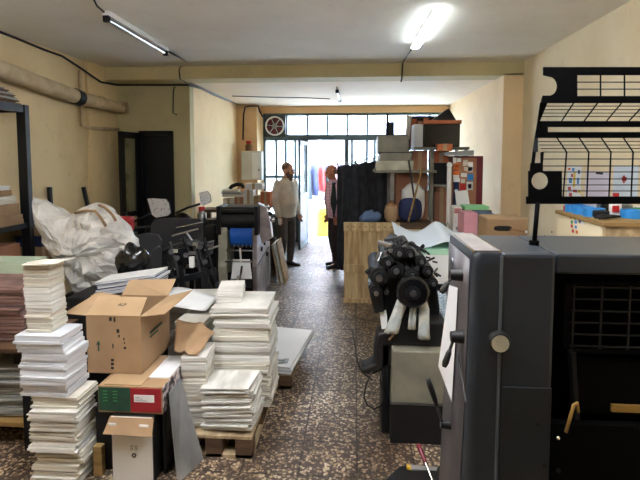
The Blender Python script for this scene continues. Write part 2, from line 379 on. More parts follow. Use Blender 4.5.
w2 = win('window_2', WX0, Dx0-.04, ZK, ZT, [at(p,160,YE).x for p in (276,285.5,295)], [ZM])
w3 = win('window_3', Dx1, WX1, ZK, ZT, [at(p,150,YE).x for p in (352,367,375,383,400,415,430)], [ZM])
S('trim_1', 'teal_paint', (WX0, WX1, YE+.02, YE+.1, ZT-.04, ZT+.04))
S('trim_2', 'dark_paint', (WX0, Dx0-.04, YE+.03, YE+.09, 0, ZK))
S('trim_3', 'dark_paint', (Dx1, WX1, YE+.03, YE+.09, 0, ZK))
S('trim_4', 'teal_paint', (Dx0-.07, Dx0+.0, YE+.0, YE+.1, 0, ZT), (Dx1-.03, Dx1+.03, YE+.0, YE+.1, 0, ZT))
# the open street-door leaf, swung inwards against the left window
lf = MB(); hx = Dx0-.02
lx = lambda a: (hx - .06*a, YE - .02 - .85*a)
def leafbox(b, a0, a1, z0, z1, t=.02):
    (xa, ya), (xb, yb) = lx(a0), lx(a1)
    return b.hexa([(xa-t,ya,z0),(xa+t,ya,z0),(xb+t,yb,z0),(xb-t,yb,z0),(xa-t,ya,z1),(xa+t,ya,z1),(xb+t,yb,z1),(xb-t,yb,z1)])
for q in ((0,.07,.02,2.1),(.93,1,.02,2.1),(0,1,2.03,2.1),(0,1,.02,.1),(0,1,1.0,1.07)): leafbox(lf, *q)
d2 = struct(lf.build('door_2', 'teal_paint'))
leafbox(MB(), .05, .95, .08, 1.02, .012).build('kick_panel', 'dark_paint', d2)
leafbox(MB(), .05, .95, 1.05, 2.05, .004).build('glass_pane', 'glass', d2)
hh = MB(); hp = lx(.9); hh.tube([(hp[0]+.02,hp[1],1.1),(hp[0]+.07,hp[1],1.1),(hp[0]+.07,hp[1],1.25),(hp[0]+.02,hp[1],1.25)], .01); hh.build('handle', 'steel', d2)
# ---- dark iron door: frame, inner darkness and an open glazed leaf
fr = MB(); t = .05
fr.box(DX0-.01, DX0+t, YB1-.03, YB1+.1, 0, DZ+.02); fr.box(DX1-t, DX1+.01, YB1-.03, YB1+.1, 0, DZ+.02); fr.box(DX0, DX1, YB1-.03, YB1+.1, DZ-t+.02, DZ+.03)
fr.box(DX0+t, DX1-t, YB1+.03, YB1+.07, 0, DZ-.03)
d1 = struct(fr.build('door_1', 'black_metal'))
A = Vector((DX0, YB1-.05, 0)); B = Vector((at(121,140,6.35).x, 6.3, 0)); ab = (B-A)
def lb(b, a0, a1, z0, z1, t=.02):
    n = Vector((ab.y, -ab.x, 0)).normalized()*t; p, q = A+ab*a0, A+ab*a1
    up = lambda v, z: Vector((v.x, v.y, z))
    return b.hexa([up(p-n,z0),up(p+n,z0),up(q+n,z0),up(q-n,z0),up(p-n,z1),up(p+n,z1),up(q+n,z1),up(q-n,z1)])
b = MB()
for q in ((0,.2,.02,DZ),(.8,1,.02,DZ),(0,1,DZ-.09,DZ),(0,1,.02,.6),(0,1,.95,1.02)): lb(b, *q)
b.build('iron_leaf', 'black_metal', d1)
lb(MB(), .15, .85, 1.0, DZ-.05, .004).build('wavy_glass', 'frosted', d1)
lb(MB(), .2, .8, .62, .94, .006).build('lower_pane', 'kraft_dark', d1)

# ---- pavement and the far side of the street
struct(MB().box(-9, 9, YE+.12, 22, -.2, -.02).build('ground', 'paving'))
fa = MB(); fa.box(-9, 9, 19, 19.5, 0, 8)
fo = struct(fa.build('street_facade', 'facade'))
for k, x in enumerate((-5.5, -3.2, -.9, 1.4, 3.7)):
    MB().box(x, x+1.3, 18.95, 19.02, 3.4, 5.2).build('upper_window', 'grey_plain', fo)
    MB().box(x-.4, x+1.7, 18.9, 19.02, .1, 2.6).build('shop_opening', 'shop_dark', fo)

# ---- lights of the room, with two fill lights added out of view
def tube_light(name, p0, p1, lit, label, w=.085, m='lamp_on'):
    p0, p1 = Vector(p0), Vector(p1); d = (p1-p0).normalized(); mid = (p0+p1)/2
    t = thing(name, label, 'light', mid)
    MB().bar(p0+d*.03, p1-d*.03, w*(.8 if p0.z > ZC-.2 else .3), .045).build('housing', 'white_plain', t, bevel=.006)
    if p0.z < ZC-.2:
        for q in (p0+d*.2, p1-d*.2): MB().cyl(q, Vector((q.x,q.y,ZC)), .008, n=8).build('hanging_rod', 'steel', t)
    dn = Vector((0,0,-.045))
    if lit:
        MB().bar(p0+dn*.85, p1+dn*.85, w, .03 if p0.z > ZC-.2 else .05).build('diffuser', MT[m], t, bevel=.012)
    else:
        MB().cyl(p0+d*.06+dn, p1-d*.06+dn, .015, n=12).build('glass_tube', 'chrome', t, smooth=True)
        for q in (p0+d*.04, p1-d*.04): MB().obox(q+dn, (.05,.035,.05)).build('tube_holder', 'black_metal', t)
    return t
MT['lamp_on'] = emis('lamp_on', (236,248,255), LAMP); MT['lamp_fill'] = emis('lamp_fill', (246,248,255), LAMP_FILL)
zt = ZC-.028
tube_light('ceiling_light', onz(437,10,zt), onz(415,44,zt), True, 'lit white batten light on the ceiling above the right half of the shop')
tube_light('ceiling_light', onz(104,12,zt), onz(167,50,zt), False, 'unlit bare fluorescent tube fitting on the ceiling at the left')
tube_light('ceiling_light', onz(337,88,ZB-.03)+Vector((0,0,0)), onz(340,98,ZB-.03), False, 'small unlit tube fitting on the back ceiling near the shop front', w=.1)
tube_light('ceiling_light', (-1.3,2.25,2.66), (-1.3,1.0,2.66), True, 'unseen batten light added as fill above the viewpoint at the left', m='lamp_fill')  # unseen fill light, added to brighten the front of the shop
tube_light('ceiling_light', (.35,2.25,2.66), (.35,1.0,2.66), True, 'unseen batten light added as fill above the viewpoint at the right', m='lamp_fill')  # second unseen fill light, added for the right side
# ---- cables along the ceiling
def cable(name, pts, r, label, material='cable_black'):
    return tag(MB().tube(pts, r, 6).build(name, material, smooth='all'), label, 'cable')
w = XL+.02
cable('power_cable', [onx(-40,18,w), onx(0,32,w), onx(16,38,w), onx(45,50,w), onx(62,56,w), onx(76,65,w+.0), onx(82,69,w+.035), onx(92,76,w+.035), onx(101,82,w+.035), at(117,85,YB1-.02), at(150,85,YB1-.02), at(187,85,YB1-.02), at(192,86,YB1-.02)], .013, 'thick black cable along the top of the left wall to the beam')
cable('lamp_cord', [at(177,115,YB1-.015), at(173,113,YB1-.015), at(173.5,90,YB1-.015), at(175,86.5,YB1-.015)], .008, 'short black cable hanging below the beam left of the cream wall')
cable('lamp_cord', [onz(168,51,ZC-.01), onz(180,58,ZC-.01), at(192,64.5,YB0-.012), at(181,66,YB0-.012), at(179,70,YB0-.012), at(180,78.8,YB0-.012), at(186.5,82.5,YB1-.1)], .009, 'black cable from the unlit tube over the painted beam')
cable('lamp_cord', [onz(414,46,ZC-.012), onz(409,53,ZC-.01), onz(403,62,ZC-.012), at(402.5,65,YB0-.012), at(402,77,YB0-.012), at(401,82,YB0-.012)], .009, 'grey cable from the lit batten light down the beam', 'dark_steel')
cable('lamp_cord', [onz(90,-8,ZC-.008), onz(97,6,ZC-.01), onz(104,12,ZC-.02)], .008, 'cable feeding the near end of the unlit tube')
cable('ceiling_wire', [onz(p,y,ZB-.006) for p, y in ((232,96),(262,97),(290,97.5),(310,98),(330,99))], .008, 'thin dark wire across the pale back ceiling')
cable('wire_bundle', [onx(p, y, XLI+.03) for p, y in ((190,84.5),(203,88),(214,94),(226,99),(240,104))], .028, 'loose grey bundle of wires along the top of the cream wall', 'grey_plain')
cable('meter_cable', [at(p,y,9.44) for p,y in ((243,140),(243.5,115),(245,107),(250,106),(258,106),(260,112),(263,117))], .016, 'black cable looping over the orange pillar to the meter box')
# ---- flue duct and thin pipe on the left wall
dt = thing('flue_duct', 'fat beige flue duct running along the left wall to the corner', 'duct', onx(40,82,XL+.14))
p = [onx(-30,55,XL+.14), onx(0,69,XL+.14), onx(40,84,XL+.14), onx(77,97,XL+.14)]
MB().tube(p, .085, 18).build('straight_pipe', 'duct', dt, smooth=True)
MB().tube([onx(74,96,XL+.14), onx(80,98.3,XL+.14)], .094, 18).build('joint_collar', 'black_metal', dt, smooth=True)
MB().tube([onx(78,97.5,XL+.14), onx(90,100.5,XL+.14), onx(101,103,XL+.15), onx(112,106,XL+.17), at(121,108,YB1-.13), at(128,107.5,YB1-.1)], .078, 18).build('elbow_pipe', 'duct', dt, smooth=True)
MB().tube([onx(99,102.5,XL+.15), onx(102,103.3,XL+.15)], .086, 18).build('elbow_seam', 'duct', dt, smooth=True)
tag(MB().tube([onx(80.5,71,XL+.03), onx(81,95,XL+.03), onx(82.5,126,XL+.03), onx(88,127.5,XL+.03), onx(104,129,XL+.05), at(119,129.5,YB1-.04)], .022, 8).build('conduit_pipe', 'duct', smooth='all'), 'thin beige pipe down the left wall behind the flue duct, bending towards the iron door', 'pipe')
# ---- meter box on the orange pillar
x0,x1,z0,z1 = rect(241,250.5,151,180,9.3); mb = thing('meter_box', 'pale grey meter box fixed to the orange pillar', 'box', ((x0+x1)/2, 9.4, z0))
MB().box(x0, x1+.22, 9.3, 9.5, z0, z1).build('case', 'box_grey', mb, bevel=.01)
MB().box(x1+.03, x1+.2, 9.285, 9.3, z0+.03, z1-.03).build('door', 'white_plain', mb, bevel=.004)
MB().cyl((x1+.17,9.285,z0+.2),(x1+.17,9.26,z0+.2),.015).build('knob','black_metal',mb)
c = at(249,150,9.4)
jar = thing('glass_jar', 'dark jar with a red lid on top of the meter box', 'jar', (c.x, 9.4, z1))
MB().lathe([(.06,0),(.07,.03),(.07,.11),(.045,.15)], (c.x,9.4,z1), 14).build('body','kraft_dark',jar,smooth=True); MB().lathe([(.055,.15),(.055,.2)], (c.x,9.4,z1), 14).build('lid','red',jar,smooth=True)
# ---- extractor fan in the transom
x0,x1,z0,z1 = rect(264,286,115,137,YE); cx, cz = (x0+x1)/2, (z0+z1)/2
fn = thing('extractor_fan', 'round extractor fan on a dark plate in the top left window pane', 'fan', (cx, YE, cz))
MB().box(x0+.01, x1-.01, YE+.0, YE+.028, z0, z1).build('mounting_plate','dark_steel',fn)
b = MB(); n = 28; r = .2
b.rings([[(cx+rr*math.cos(2*PI*k/n), yy, cz+rr*math.sin(2*PI*k/n)) for k in range(n)] for rr, yy in ((r,YE),(r,YE-.04),(r-.03,YE-.04),(r-.03,YE))], cap=False); b.build('ring','white_plain',fn)
for k in range(6):
    a = k*PI/3+.4; d = Vector((math.cos(a),0,math.sin(a))); e = Vector((-math.sin(a),0,math.cos(a)))
    q = [Vector((cx,YE-.02,cz))+d*.05-e*.02, Vector((cx,YE-.02,cz))+d*.17-e*.055, Vector((cx,YE-.02,cz))+d*.17+e*.055, Vector((cx,YE-.02,cz))+d*.05+e*.02]
    q = [v+Vector((0,-.012 if i in (0,1) else .012,0)) for i, v in enumerate(q)]
    MB().prism(q,(0,.004,0)).build('blade','maroon',fn)
for k in range(6):
    a = k*PI/3+.93; MB().bar((cx+.05*math.cos(a),YE-.035,cz+.05*math.sin(a)),(cx+.19*math.cos(a),YE-.035,cz+.19*math.sin(a)),.022,.008).build('guard_spoke','white_plain',fn)
MB().cyl((cx,YE-.05,cz),(cx,YE,cz),.055).build('hub','grey_plain',fn,smooth=True)
# ================================================================== STACKS OF PRINTED PAPER
ORD = ['topmost','second','third','fourth','fifth','sixth','seventh','eighth','ninth','tenth','eleventh','twelfth']
def bundle(x0, x1, y0, y1, z0, z1, material='paper', layers=4, jit=.008, rot=0.0, tilt=0.0, name='paper_bundle', yt=0.0):
    """one bundle of sheets: several sections squared up by hand, each a little out of line"""
    b = MB(); cx, cy = (x0+x1)/2, (y0+y1)/2; sx, sy = (x1-x0)/2, (y1-y0)/2
    zs = [z0]; ws = [random.uniform(.6, 1.4) for _ in range(layers)]; tot = sum(ws)
    for q in ws: zs.append(zs[-1] + (z1-z0)*q/tot)
    for k in range(layers):
        ox, oy, r = random.uniform(-jit,jit), random.uniform(-jit,jit), rot+random.uniform(-jit,jit)*2.2
        g = .0012 if k < layers-1 else 0
        R = rotz(r); pts = []
        for z in (zs[k], zs[k+1]-g):
            for (ux, uy) in ((-1,-1),(0,-1),(1,-1),(1,0),(1,1),(0,1),(-1,1),(-1,0)):
                q = R @ Vector((ux*sx, uy*sy, 0))
                wob = (random.uniform(-.0015,.0015) if z == zs[k] else 0)
                pts.append(Vector((cx+ox+q.x, cy+oy+q.y, z + tilt*(q.x) + yt*q.y + wob)))
        b.rings([pts[:8], pts[8:]])
    return b.build(name, material)
def pile(where, group, x0, x1, y0, y1, z0, z1, n, material='paper', layers=4, jit=.007, rot=0, tilt=0, drift=.01, kind='bundle of white sheets', fan=0, yt=0):
    ws = [random.uniform(.8, 1.25) for _ in range(n)]; tot = sum(ws); z = z0; out = []
    for k in range(n):
        h = (z1-z0)*ws[k]/tot; i = n-1-k
        ox, oy = random.uniform(-drift,drift), random.uniform(-drift,drift)
        o = bundle(x0+ox, x1+ox, y0+oy, y1+oy, z, z+h-.0042, material if isinstance(material, str) else random.choice(material), layers, jit, rot+random.uniform(-1,1)*drift*3, tilt + fan*(k/(n-1 or 1)-.5), yt=yt)
        nm = ORD[i] if i == 0 else ORD[i]+' from the top'
        tag(o, f'{kind}, {nm} in {where}', 'paper', group); out.append(o); z += h
    return out
# tall stack at the front left
zA1, zA2, zA3 = at(40,397,2.37).z, at(40,335,2.37).z, at(40,265,2.41).z
xl = lambda p, Y: at(p, 400, Y).x
pile('the tall stack left of cartons', 'bundles of the tall front stack', xl(31,2.37), xl(77,2.37), 2.37, 2.57, 0, zA1, 8, ['paper','paper_warm'], 6, .012, .02, drift=.014)
pile('the blue-white middle of tall stack', 'wide bundles of the tall front stack', xl(20,2.36), xl(66,2.36), 2.36, 2.56, zA1, zA2, 4, 'paper_cool', 4, .012, .03, drift=.02, kind='wide bundle of sheets')
zt = zA2
pile('the narrow top of tall stack', 'narrow bundles crowning the tall stack', at(26,330,2.41).x, at(51,330,2.41).x, 2.41, 2.55, zt, zA3, 6, ['paper','paper_warm'], 4, .005, .03, drift=.004, kind='small bundle of sheets')
b = MB(); q = [at(25,263,2.39), at(48,264.5,2.50), at(72,261.5,2.53), at(54,259.5,2.56)]
cov = MB(); p0 = Vector((at(37,262,2.47).x, 2.47, zA3))
def curl(u, v):
    x = at(25,262,2.41).x + u*.20; y = 2.38+v*.17
    return Vector((x, y, zA3+.004+.012*u*u*(1 if u > .6 else .6)+.004*math.sin(5*v)))
tag(cov.grid(curl, 8, 4).build('card_sheet', 'paper_warm', solid=.003), 'loose curled card lying on the very top of the tall narrow pile', 'paper')

# small rack at the left edge with coloured stacks
rx0, rx1, ry0, ry1 = -2.62, -1.95, 2.66, 3.2
rk = thing('low_rack', 'low black rack at the left edge holding the pink and the grey stacks', 'rack', ((rx0+rx1)/2, (ry0+ry1)/2, 0))
for x in (rx0+.02, rx1-.02):
    for y in (ry0+.02, ry1-.02): MB().box(x-.02, x+.02, y-.02, y+.02, 0, .62).build('leg', 'black_metal', rk)
MB().box(rx0, rx1, ry0, ry1, .60, .63).build('shelf', 'wood_dark', rk, bevel=.003); MB().box(rx0, rx1-.01, ry0+.005, ry1-.005, .14, .17).build('shelf', 'wood', rk, bevel=.003)
pile('the pinkish stack at left edge', 'pinkish stack on the low rack', -2.5, at(24,330,2.75).x, 2.72, 3.05, .632, at(10,287,2.72).z, 6, 'paper_pink', 4, .012, .06, drift=.012, kind='bundle of pink-brown sheets')
pile('the grey stack at left edge', 'grey stack on the low rack', -2.45, at(31,420,2.74).x, 2.72, 3.1, .172, .475, 6, 'paper_grey', 5, .016, .10, drift=.012, kind='bundle of grey printed sheets')
gp = rect(6,30,262,300,3.3)
tag(bundle(gp[0]-.2, gp[1], 3.3, 3.5, .55, gp[3], 'paper_green', 5, .01, 0), 'pale green block of sheets standing behind the pinkish stack', 'paper')
MBs = MB().box(gp[0]-.25, gp[1]+.02, 3.26, 3.6, 0, .548); tag(MBs.build('dark_carton', 'black_rubber', bevel=.005), 'dark carton under the pale green block of sheets', 'carton')
# tin between the stacks
c = at(27.5,418,2.7)+Vector((.075,0,0)); tn = thing('oil_tin', 'small black tin with yellow band marked 4L between two stacks', 'tin', (c.x, 2.72, 0))
st = MB().box(c.x-.05, c.x+.05, 2.69, 2.79, 0, c.z-.06).build('wooden_block','wood_dark'); tag(st,'dark wooden block standing under the small black oil tin','block')
tn.location = (c.x, 2.74, c.z-.06)
MB().box(c.x-.045, c.x+.045, 2.7, 2.78, c.z-.059, c.z+.095).build('body','black_gloss',tn,bevel=.004); MB().box(c.x-.046, c.x+.046, 2.699, 2.781, c.z+.05, c.z+.068).build('band','yellow',tn)
text_part('4L','lettering','white_plain',tn,(c.x-.005,2.6985,c.z-.01),(1,0,0),(0,0,1),.05)
c = at(20,384,2.82); rb = thing('printed_packet', 'small packet with a red emblem lying on the grey stack', 'packet', (c.x, 2.85, .478))
MB().box(c.x-.02, c.x+.045, 2.8, 2.9, .55, c.z+.03).build('box','print_black',rb,bevel=.003); MB().box(c.x-.01, c.x+.035, 2.798, 2.802, c.z-.02, c.z+.022).build('emblem','red',rb)

# ================================================================== CARTONS AT THE FRONT LEFT
# white carton at the bottom
X0, X1 = at(112,440,2.42).x, at(152,440,2.42).x
wc = thing('white_carton', 'white fronted carton standing on the floor below the red and green carton', 'carton', ((X0+X1)/2, 2.6, 0))
ztw = at(130,417,2.42).z
MB().box(X0, X1, 2.42, 2.425, 0, ztw).build('front_panel','white_plain',wc)
MB().box(X0-.004, X1+.004, 2.426, 2.66, 0, ztw-.002).build('body','black_rubber',wc,bevel=.003)
a0, a1 = at(103,434,2.36), at(152,437,2.36); 
b = MB(); b.hexa([Vector((X0-.01,2.425,ztw-.002)),Vector((X1+.01,2.425,ztw-.002)),Vector((a1.x,2.36,a1.z)),Vector((a0.x,2.36,a0.z)),
                  Vector((X0-.005,2.425,ztw+.001)),Vector((X1+.005,2.425,ztw+.001)),Vector((a1.x,2.356,a1.z+.002)),Vector((a0.x,2.356,a0.z+.002))])
fl = b.build('flap','kraft',wc)
MB().obox((X0+.02,2.392,(ztw+a0.z)/2+.004),(.04,.006,.012)).build('staple','white_plain',fl); MB().obox((X1-.03,2.392,(ztw+a1.z)/2+.004),(.05,.006,.012)).build('staple','white_plain',fl)
b = MB(); c = at(134,455.5,2.418)
b.rings([[(c.x+rr*math.cos(k*PI/3),yy,c.z+rr*math.sin(k*PI/3)) for k in range(6)] for rr, yy in ((.0135,2.4195),(.0135,2.417),(.0075,2.417),(.0075,2.4195))],cap=False); b.build('ring_emblem','print_black',wc)
for dx, dz in ((-.012,.05),(.012,.05),(-.012,.035),(.012,.035)):
    b = MB(); b.rings([[(c.x+dx+rr*math.cos(k*PI/4),yy,c.z+dz+rr*.6*math.sin(k*PI/4)) for k in range(8)] for rr, yy in ((.008,2.4195),(.008,2.418),(.005,2.418),(.005,2.4195))],cap=False); b.build('small_mark','grey_plain',wc)
# black crates either side
rx1_ = at(162,398,2.45).x
tag(MB().box(X0-.15, X0-.03, 2.52, 2.66, 0, ztw-.012).build('black_crate','black_rubber',bevel=.01), 'black crate on the floor between tall stack and white carton', 'crate')
tag(MB().box(X1+.02, rx1_-.005, 2.5, 2.66, 0, ztw-.006).build('black_case','black_rubber',bevel=.012), 'black case standing between white carton and leaning zinc sheet', 'case')
pl = at(100,455,2.48); tag(MB().box(pl.x-.03,pl.x+.02,2.46,2.5,0,at(100,445,2.48).z).build('wood_offcut','wood',bevel=.002),'yellowish wood offcut standing between tall stack and white carton','wood')
# red and green carton
rx0, rx1, rz0, rz1 = rect(98,162,385,412,2.45); rz0 = ztw+.003
rx1 = at(162,398,2.45).x; rz1 = at(130,386,2.45).z; RY1 = 2.86
rc = thing('printed_carton', 'flat carton with green and red front lying under the large open carton', 'carton', ((rx0+rx1)/2, 2.65, rz0))
MB().box(rx0, rx1, 2.452, RY1, rz0, rz1-.004).build('body','kraft',rc,bevel=.002)
xm = at(130.5,398,2.45).x
MB().box(rx0+.006, xm, 2.448, 2.453, rz0+.012, rz1-.012).build('green_panel','print_green',rc); MB().box(xm, rx1-.006, 2.448, 2.453, rz0+.012, rz1-.012).build('red_panel','print_red',rc)
l0 = at(134,395.5,2.447); lbx = MB().box(l0.x, at(154,395,2.447).x, 2.4455, 2.449, l0.z-.036, l0.z+.004).build('paper_label','white_plain',rc)
for k in range(3): MB().box(l0.x+.008, l0.x+.03+.02*k, 2.4448, 2.446, l0.z-.010-.009*k, l0.z-.007-.009*k).build('print_line','grey_plain',lbx)
for k in range(4):
    for j in range(2): MB().box(rx0+.03+.055*j, rx0+.055+.055*j, 2.4472, 2.449, rz1-.035-.018*k, rz1-.030-.018*k).build('print_line','green',rc)
# the side is wrapped in printed film
fm = mat('floral_print',(216,206,206),.5,rgb2=(60,50,56),scale=22,lo=.45,hi=.55); MT['floral_print']=fm
MB().box(rx1, rx1+.004, 2.46, RY1-.005, rz0+.004, rz1-.006).build('printed_side','floral_print',rc)
MB().box(rx0+.03, rx0+.24, 2.46, RY1-.01, rz1-.004, rz1+.003).build('flap','kraft_inside',rc)
MB().box(rx1-.15, rx1-.002, 2.56, RY1-.005, rz1-.004, rz1+.002).build('top_sheet','sheet_white',rc)
# large open carton
cx0, cx1 = at(87,345,2.58).x, at(141,345,2.58).x; cz0 = rz1+.006; cz1 = at(112,316,2.58).z; cy0, cy1 = 2.58, 3.0
sk = .012
oc = thing('open_carton', 'large open brown carton with spread flaps on the printed carton', 'carton', ((cx0+cx1)/2, 2.79, cz0))
t = .005
MB().box(cx0, cx1, cy0, cy0+t, cz0, cz1).build('front_panel','kraft',oc); MB().box(cx0, cx1, cy1-t, cy1, cz0, cz1).build('back_panel','kraft',oc)
MB().box(cx0, cx0+t, cy0+t, cy1-t, cz0, cz1).build('side_panel','kraft',oc); MB().box(cx1-t, cx1, cy0+t, cy1-t, cz0, cz1).build('side_panel','kraft',oc)
MB().box(cx0+t, cx1-t, cy0+t, cy1-t, cz0, cz0+t).build('base_panel','kraft_dark',oc)
def flap(p, name='flap', m='kraft_inside'):
    p = [Vector(q) for q in p]; n = (p[1]-p[0]).cross(p[3]-p[0]).normalized()*.004
    return MB().hexa(p+[q+n for q in p]).build(name, m, oc)
e = .002
ff = flap([(cx0+e,cy0,cz1),(cx1-e,cy0,cz1),(cx1-.01,cy0+.12,cz1+.075),(cx0+.01,cy0+.12,cz1+.075)])
flap([(cx1-e,cy1,cz1),(cx0+e,cy1,cz1),(cx0+.03,cy1+.06,cz1+.085),(cx1+.01,cy1+.10,cz1+.085)])
flap([(cx0,cy1-.02,cz1),(cx0,cy0+.005,cz1),(cx0-.13,cy0+.0,cz1+.01),(cx0-.10,cy1-.10,cz1+.045)])
flap([(cx1,cy0+.005,cz1),(cx1,cy1-.01,cz1),(cx1+.17,cy1-.03,cz1+.05),(cx1+.13,cy0+.03,cz1+.01)])
d = Vector((0,.12,.075)).normalized(); nrm = Vector((0,-.075,.12)).normalized()
text_part('ALP','lettering','print_black',oc,Vector((cx0+.16,cy0,cz1))+d*.07+nrm*.0052,(1,0,0),d,.028)
# printed handling marks on the front
def mark(*poly):
    MB().prism([(x, cy0-.0012, z) for x, z in poly], (0,.0016,0)).build('printed_mark','print_black',oc)
def mp(px, py): q = at(px, py, cy0); return q.x, q.z
for (px,py,w,h) in ((110.5,319,3,4),(114.5,319.5,2,5),(113,346,1.2,5),(118,331,3,4),(119,336,1.5,3),(124,339,1.2,3),(125,348,2.4,2.4),(124.5,343,1.2,2),(112.5,360,3,2.5),(112.5,364,3,2.5),(112.5,368,3,2.5)):
    x, z = mp(px, py); w, h = w*.0027, h*.0027; mark((x-w,z-h),(x+w,z-h),(x+w,z+h),(x-w,z+h))
x, z = mp(98.5, 346); g = MT['print_green']
MB().prism([(x+a, cy0-.0012, z+c_) for a, c_ in ((-.004,-.03),(.004,-.03),(.004,.008),(.013,.008),(0,.032),(-.013,.008),(-.004,.008))],(0,.0016,0)).build('green_arrow','print_green',oc)
MB().box(cx1-.0005, cx1+.001, cy0+.12, cy0+.3, cz0+.19, cz0+.205).build('side_mark','print_green',oc); MB().box(cx1-.0005, cx1+.001, cy0+.12, cy0+.24, cz0+.165, cz0+.178).build('side_mark','print_green',oc)
# brown wrapping paper to the right of it
# zinc sheet leaning on the cartons
b = MB(); P = [Vector((at(176,481,2.55).x,2.56,.004)), Vector((at(204,456,2.8).x,2.8,.004)), Vector((rx1+.028,2.74,.545)), Vector((rx1+.024,2.5,.545)) ]
P = [onz(177,484,.004), onz(203,459,.004), Vector((rx1+.03,2.64,at(184,378,2.64).z)), Vector((rx1+.028,2.47,at(168,393,2.47).z))]
n = (P[1]-P[0]).cross(P[3]-P[0]).normalized()*.006
tag(MB().hexa(P+[q+n for q in P]).build('zinc_sheet','zinc',bevel=.002), 'grey zinc sheet leaning against the cartons in front of the paper stacks', 'sheet')

# ================================================================== PALLET WITH PAPER STACKS
def pallet(label, x0, x1, y0, y1, h=.135):
    t = thing('wooden_pallet', label, 'pallet', ((x0+x1)/2, (y0+y1)/2, 0))
    n = max(4, int((y1-y0)/.14)); w = (y1-y0)/n
    for k in range(n): MB().box(x0, x1, y0+k*w, y0+k*w+w*.86, h-.02, h).build('deck_board','wood_pale',t,bevel=.002)
    for x in (x0, (x0+x1)/2-.05, x1-.1):
        MB().box(x, x+.1, y0+.0, y1-.02, h-.04, h-.0205).build('stringer','wood_dark',t)
        MB().box(x, x+.1, y0, y1-.02, 0, .02).build('skid','wood_pale',t)
        for y in (y0, (y0+y1)/2-.05, y1-.12): MB().box(x+.001, x+.099, y, y+.1, .0205, h-.0405).build('block','wood_dark',t)
    MB().box(x0, x1, y0, y0+.08, .0, .02).build('front_skid','wood_pale',t)
    return t
q = onz(252,459)
px1 = q.x; py0 = q.y
pallet('worn wooden pallet on the floor under the high stacks of white paper', px1-.46, px1, py0, 3.44)
pz = .137
sB = (at(205,420,2.72).x, at(254,420,2.72).x)
pile('the front stack on worn pallet', 'front stack on the worn pallet', sB[0], sB[1], py0+.02, py0+.265, pz+.014, .425, 7, 'paper', 4, .012, -.05, tilt=.07, drift=.016, kind='slanting bundle of sheets')
sC = (at(212,380,3.02).x, at(262,380,3.02).x)
pile('the high stack on worn pallet', 'high stack on the worn pallet', sC[0], px1+.03, 3.02, 3.42, pz, .80, 9, ['paper','paper_warm'], 5, .012, .04, drift=.016, kind='bundle of cream sheets')
pile('the small heap crowning high stack', 'heap crowning the high stack', at(215,300,3.1).x, at(240,300,3.1).x, 3.1, 3.38, .80, .885, 2, 'paper', 3, .006, .15, drift=.01, kind='bundle of cream sheets')
sD = (at(178,400,2.8).x, at(203,400,2.8).x)
pile('the narrow stack beside zinc sheet', 'narrow stack beside the zinc sheet', sD[0]+.035, sD[1]+.03, 2.74, 2.98, pz, .585, 6, ['paper','paper_warm'], 5, .007, .10, drift=.006, kind='bundle of cream sheets')
pile('the stack between narrow and high', 'stack between narrow and high stack', at(180,380,3.15).x, at(211,380,3.15).x-.02, 3.05, 3.32, pz, .68, 7, ['paper','paper_warm'], 4, .01, -.06, drift=.008, kind='bundle of yellowed sheets')
# block behind with loose sheets
bx = rect(170,222,300,400,3.55)
pile('the low stacks behind wrapping paper', 'stacks behind the wrapping paper', bx[0], bx[1]-.02, 3.5, 3.8, 0, .70, 6, 'paper', 3, .004, .12, drift=.005, kind='bundle of loose sheets')
b = MB()
def loose(u, v):
    p, q_ = at(172,312,3.5), at(217,308,3.5)
    return Vector((p.x+u*.36, 3.2+v*.34, .725+.02*v+.035*math.sin(3.2*u+1.2)*(.4+v*.6)))
tag(MB().grid(loose, 10, 6).build('loose_sheet','sheet_white',solid=.002,smooth='all'), 'loose white sheet curving over the stacks behind the open carton', 'paper')
WC_ = (at(174,354,2.74), at(197,360,2.74), at(215,334,2.98), at(177,321,3.02))
def wrap(u, v):
    a, b_, c_, d_ = WC_; p = (a*(1-u)+b_*u)*(1-v) + (d_*(1-u)+c_*u)*v
    return p + Vector((0, 0, .02 + .003*math.sin(7*u+3*v) + .006*math.sin(11*v-6*u) + .022*math.exp(-((u-.45-.2*v)/.1)**2)))
tag(MB().grid(wrap, 14, 10).build('wrapping_paper','kraft',solid=.003,smooth='all'), 'crumpled brown wrapping paper lying over the narrow paper stack', 'paper')
# second pallet with big sheets by the aisle
q0 = onz(291,389); 
pallet('low pallet beside the aisle under a pile of large white sheets', q0.x-.48, q0.x, q0.y, q0.y+.85, .12)
b = MB()
zb_ = .1215
for k in range(5):
    j = lambda: random.uniform(-.012,.012)
    a = [Vector((q0.x-.46+j(),q0.y+.05+j(),0)), Vector((q0.x+.0+j(),q0.y-.02+j(),0)), Vector((q0.x+.10+j(),q0.y+.80+j(),0)), Vector((q0.x-.40+j(),q0.y+.86+j(),0))]
    b.hexa([v+Vector((0,0,zb_+.012*k)) for v in a]+[v+Vector((0,0,zb_+.012*k+.0112)) for v in a])
tag(b.build('sheet_pile','sheet_white'), 'pile of large white sheets on the low pallet beside the aisle', 'paper')
tag(MB().grid(lambda u,v: Vector((q0.x-.20+u*.17, q0.y+.03+.09*v, .186+.004*math.sin(8*u)+.004*math.sin(9*v))),6,4).build('plastic_scrap','steel',solid=.002,smooth='all'), 'crumpled shiny scrap lying on the front edge of the large sheets', 'scrap')
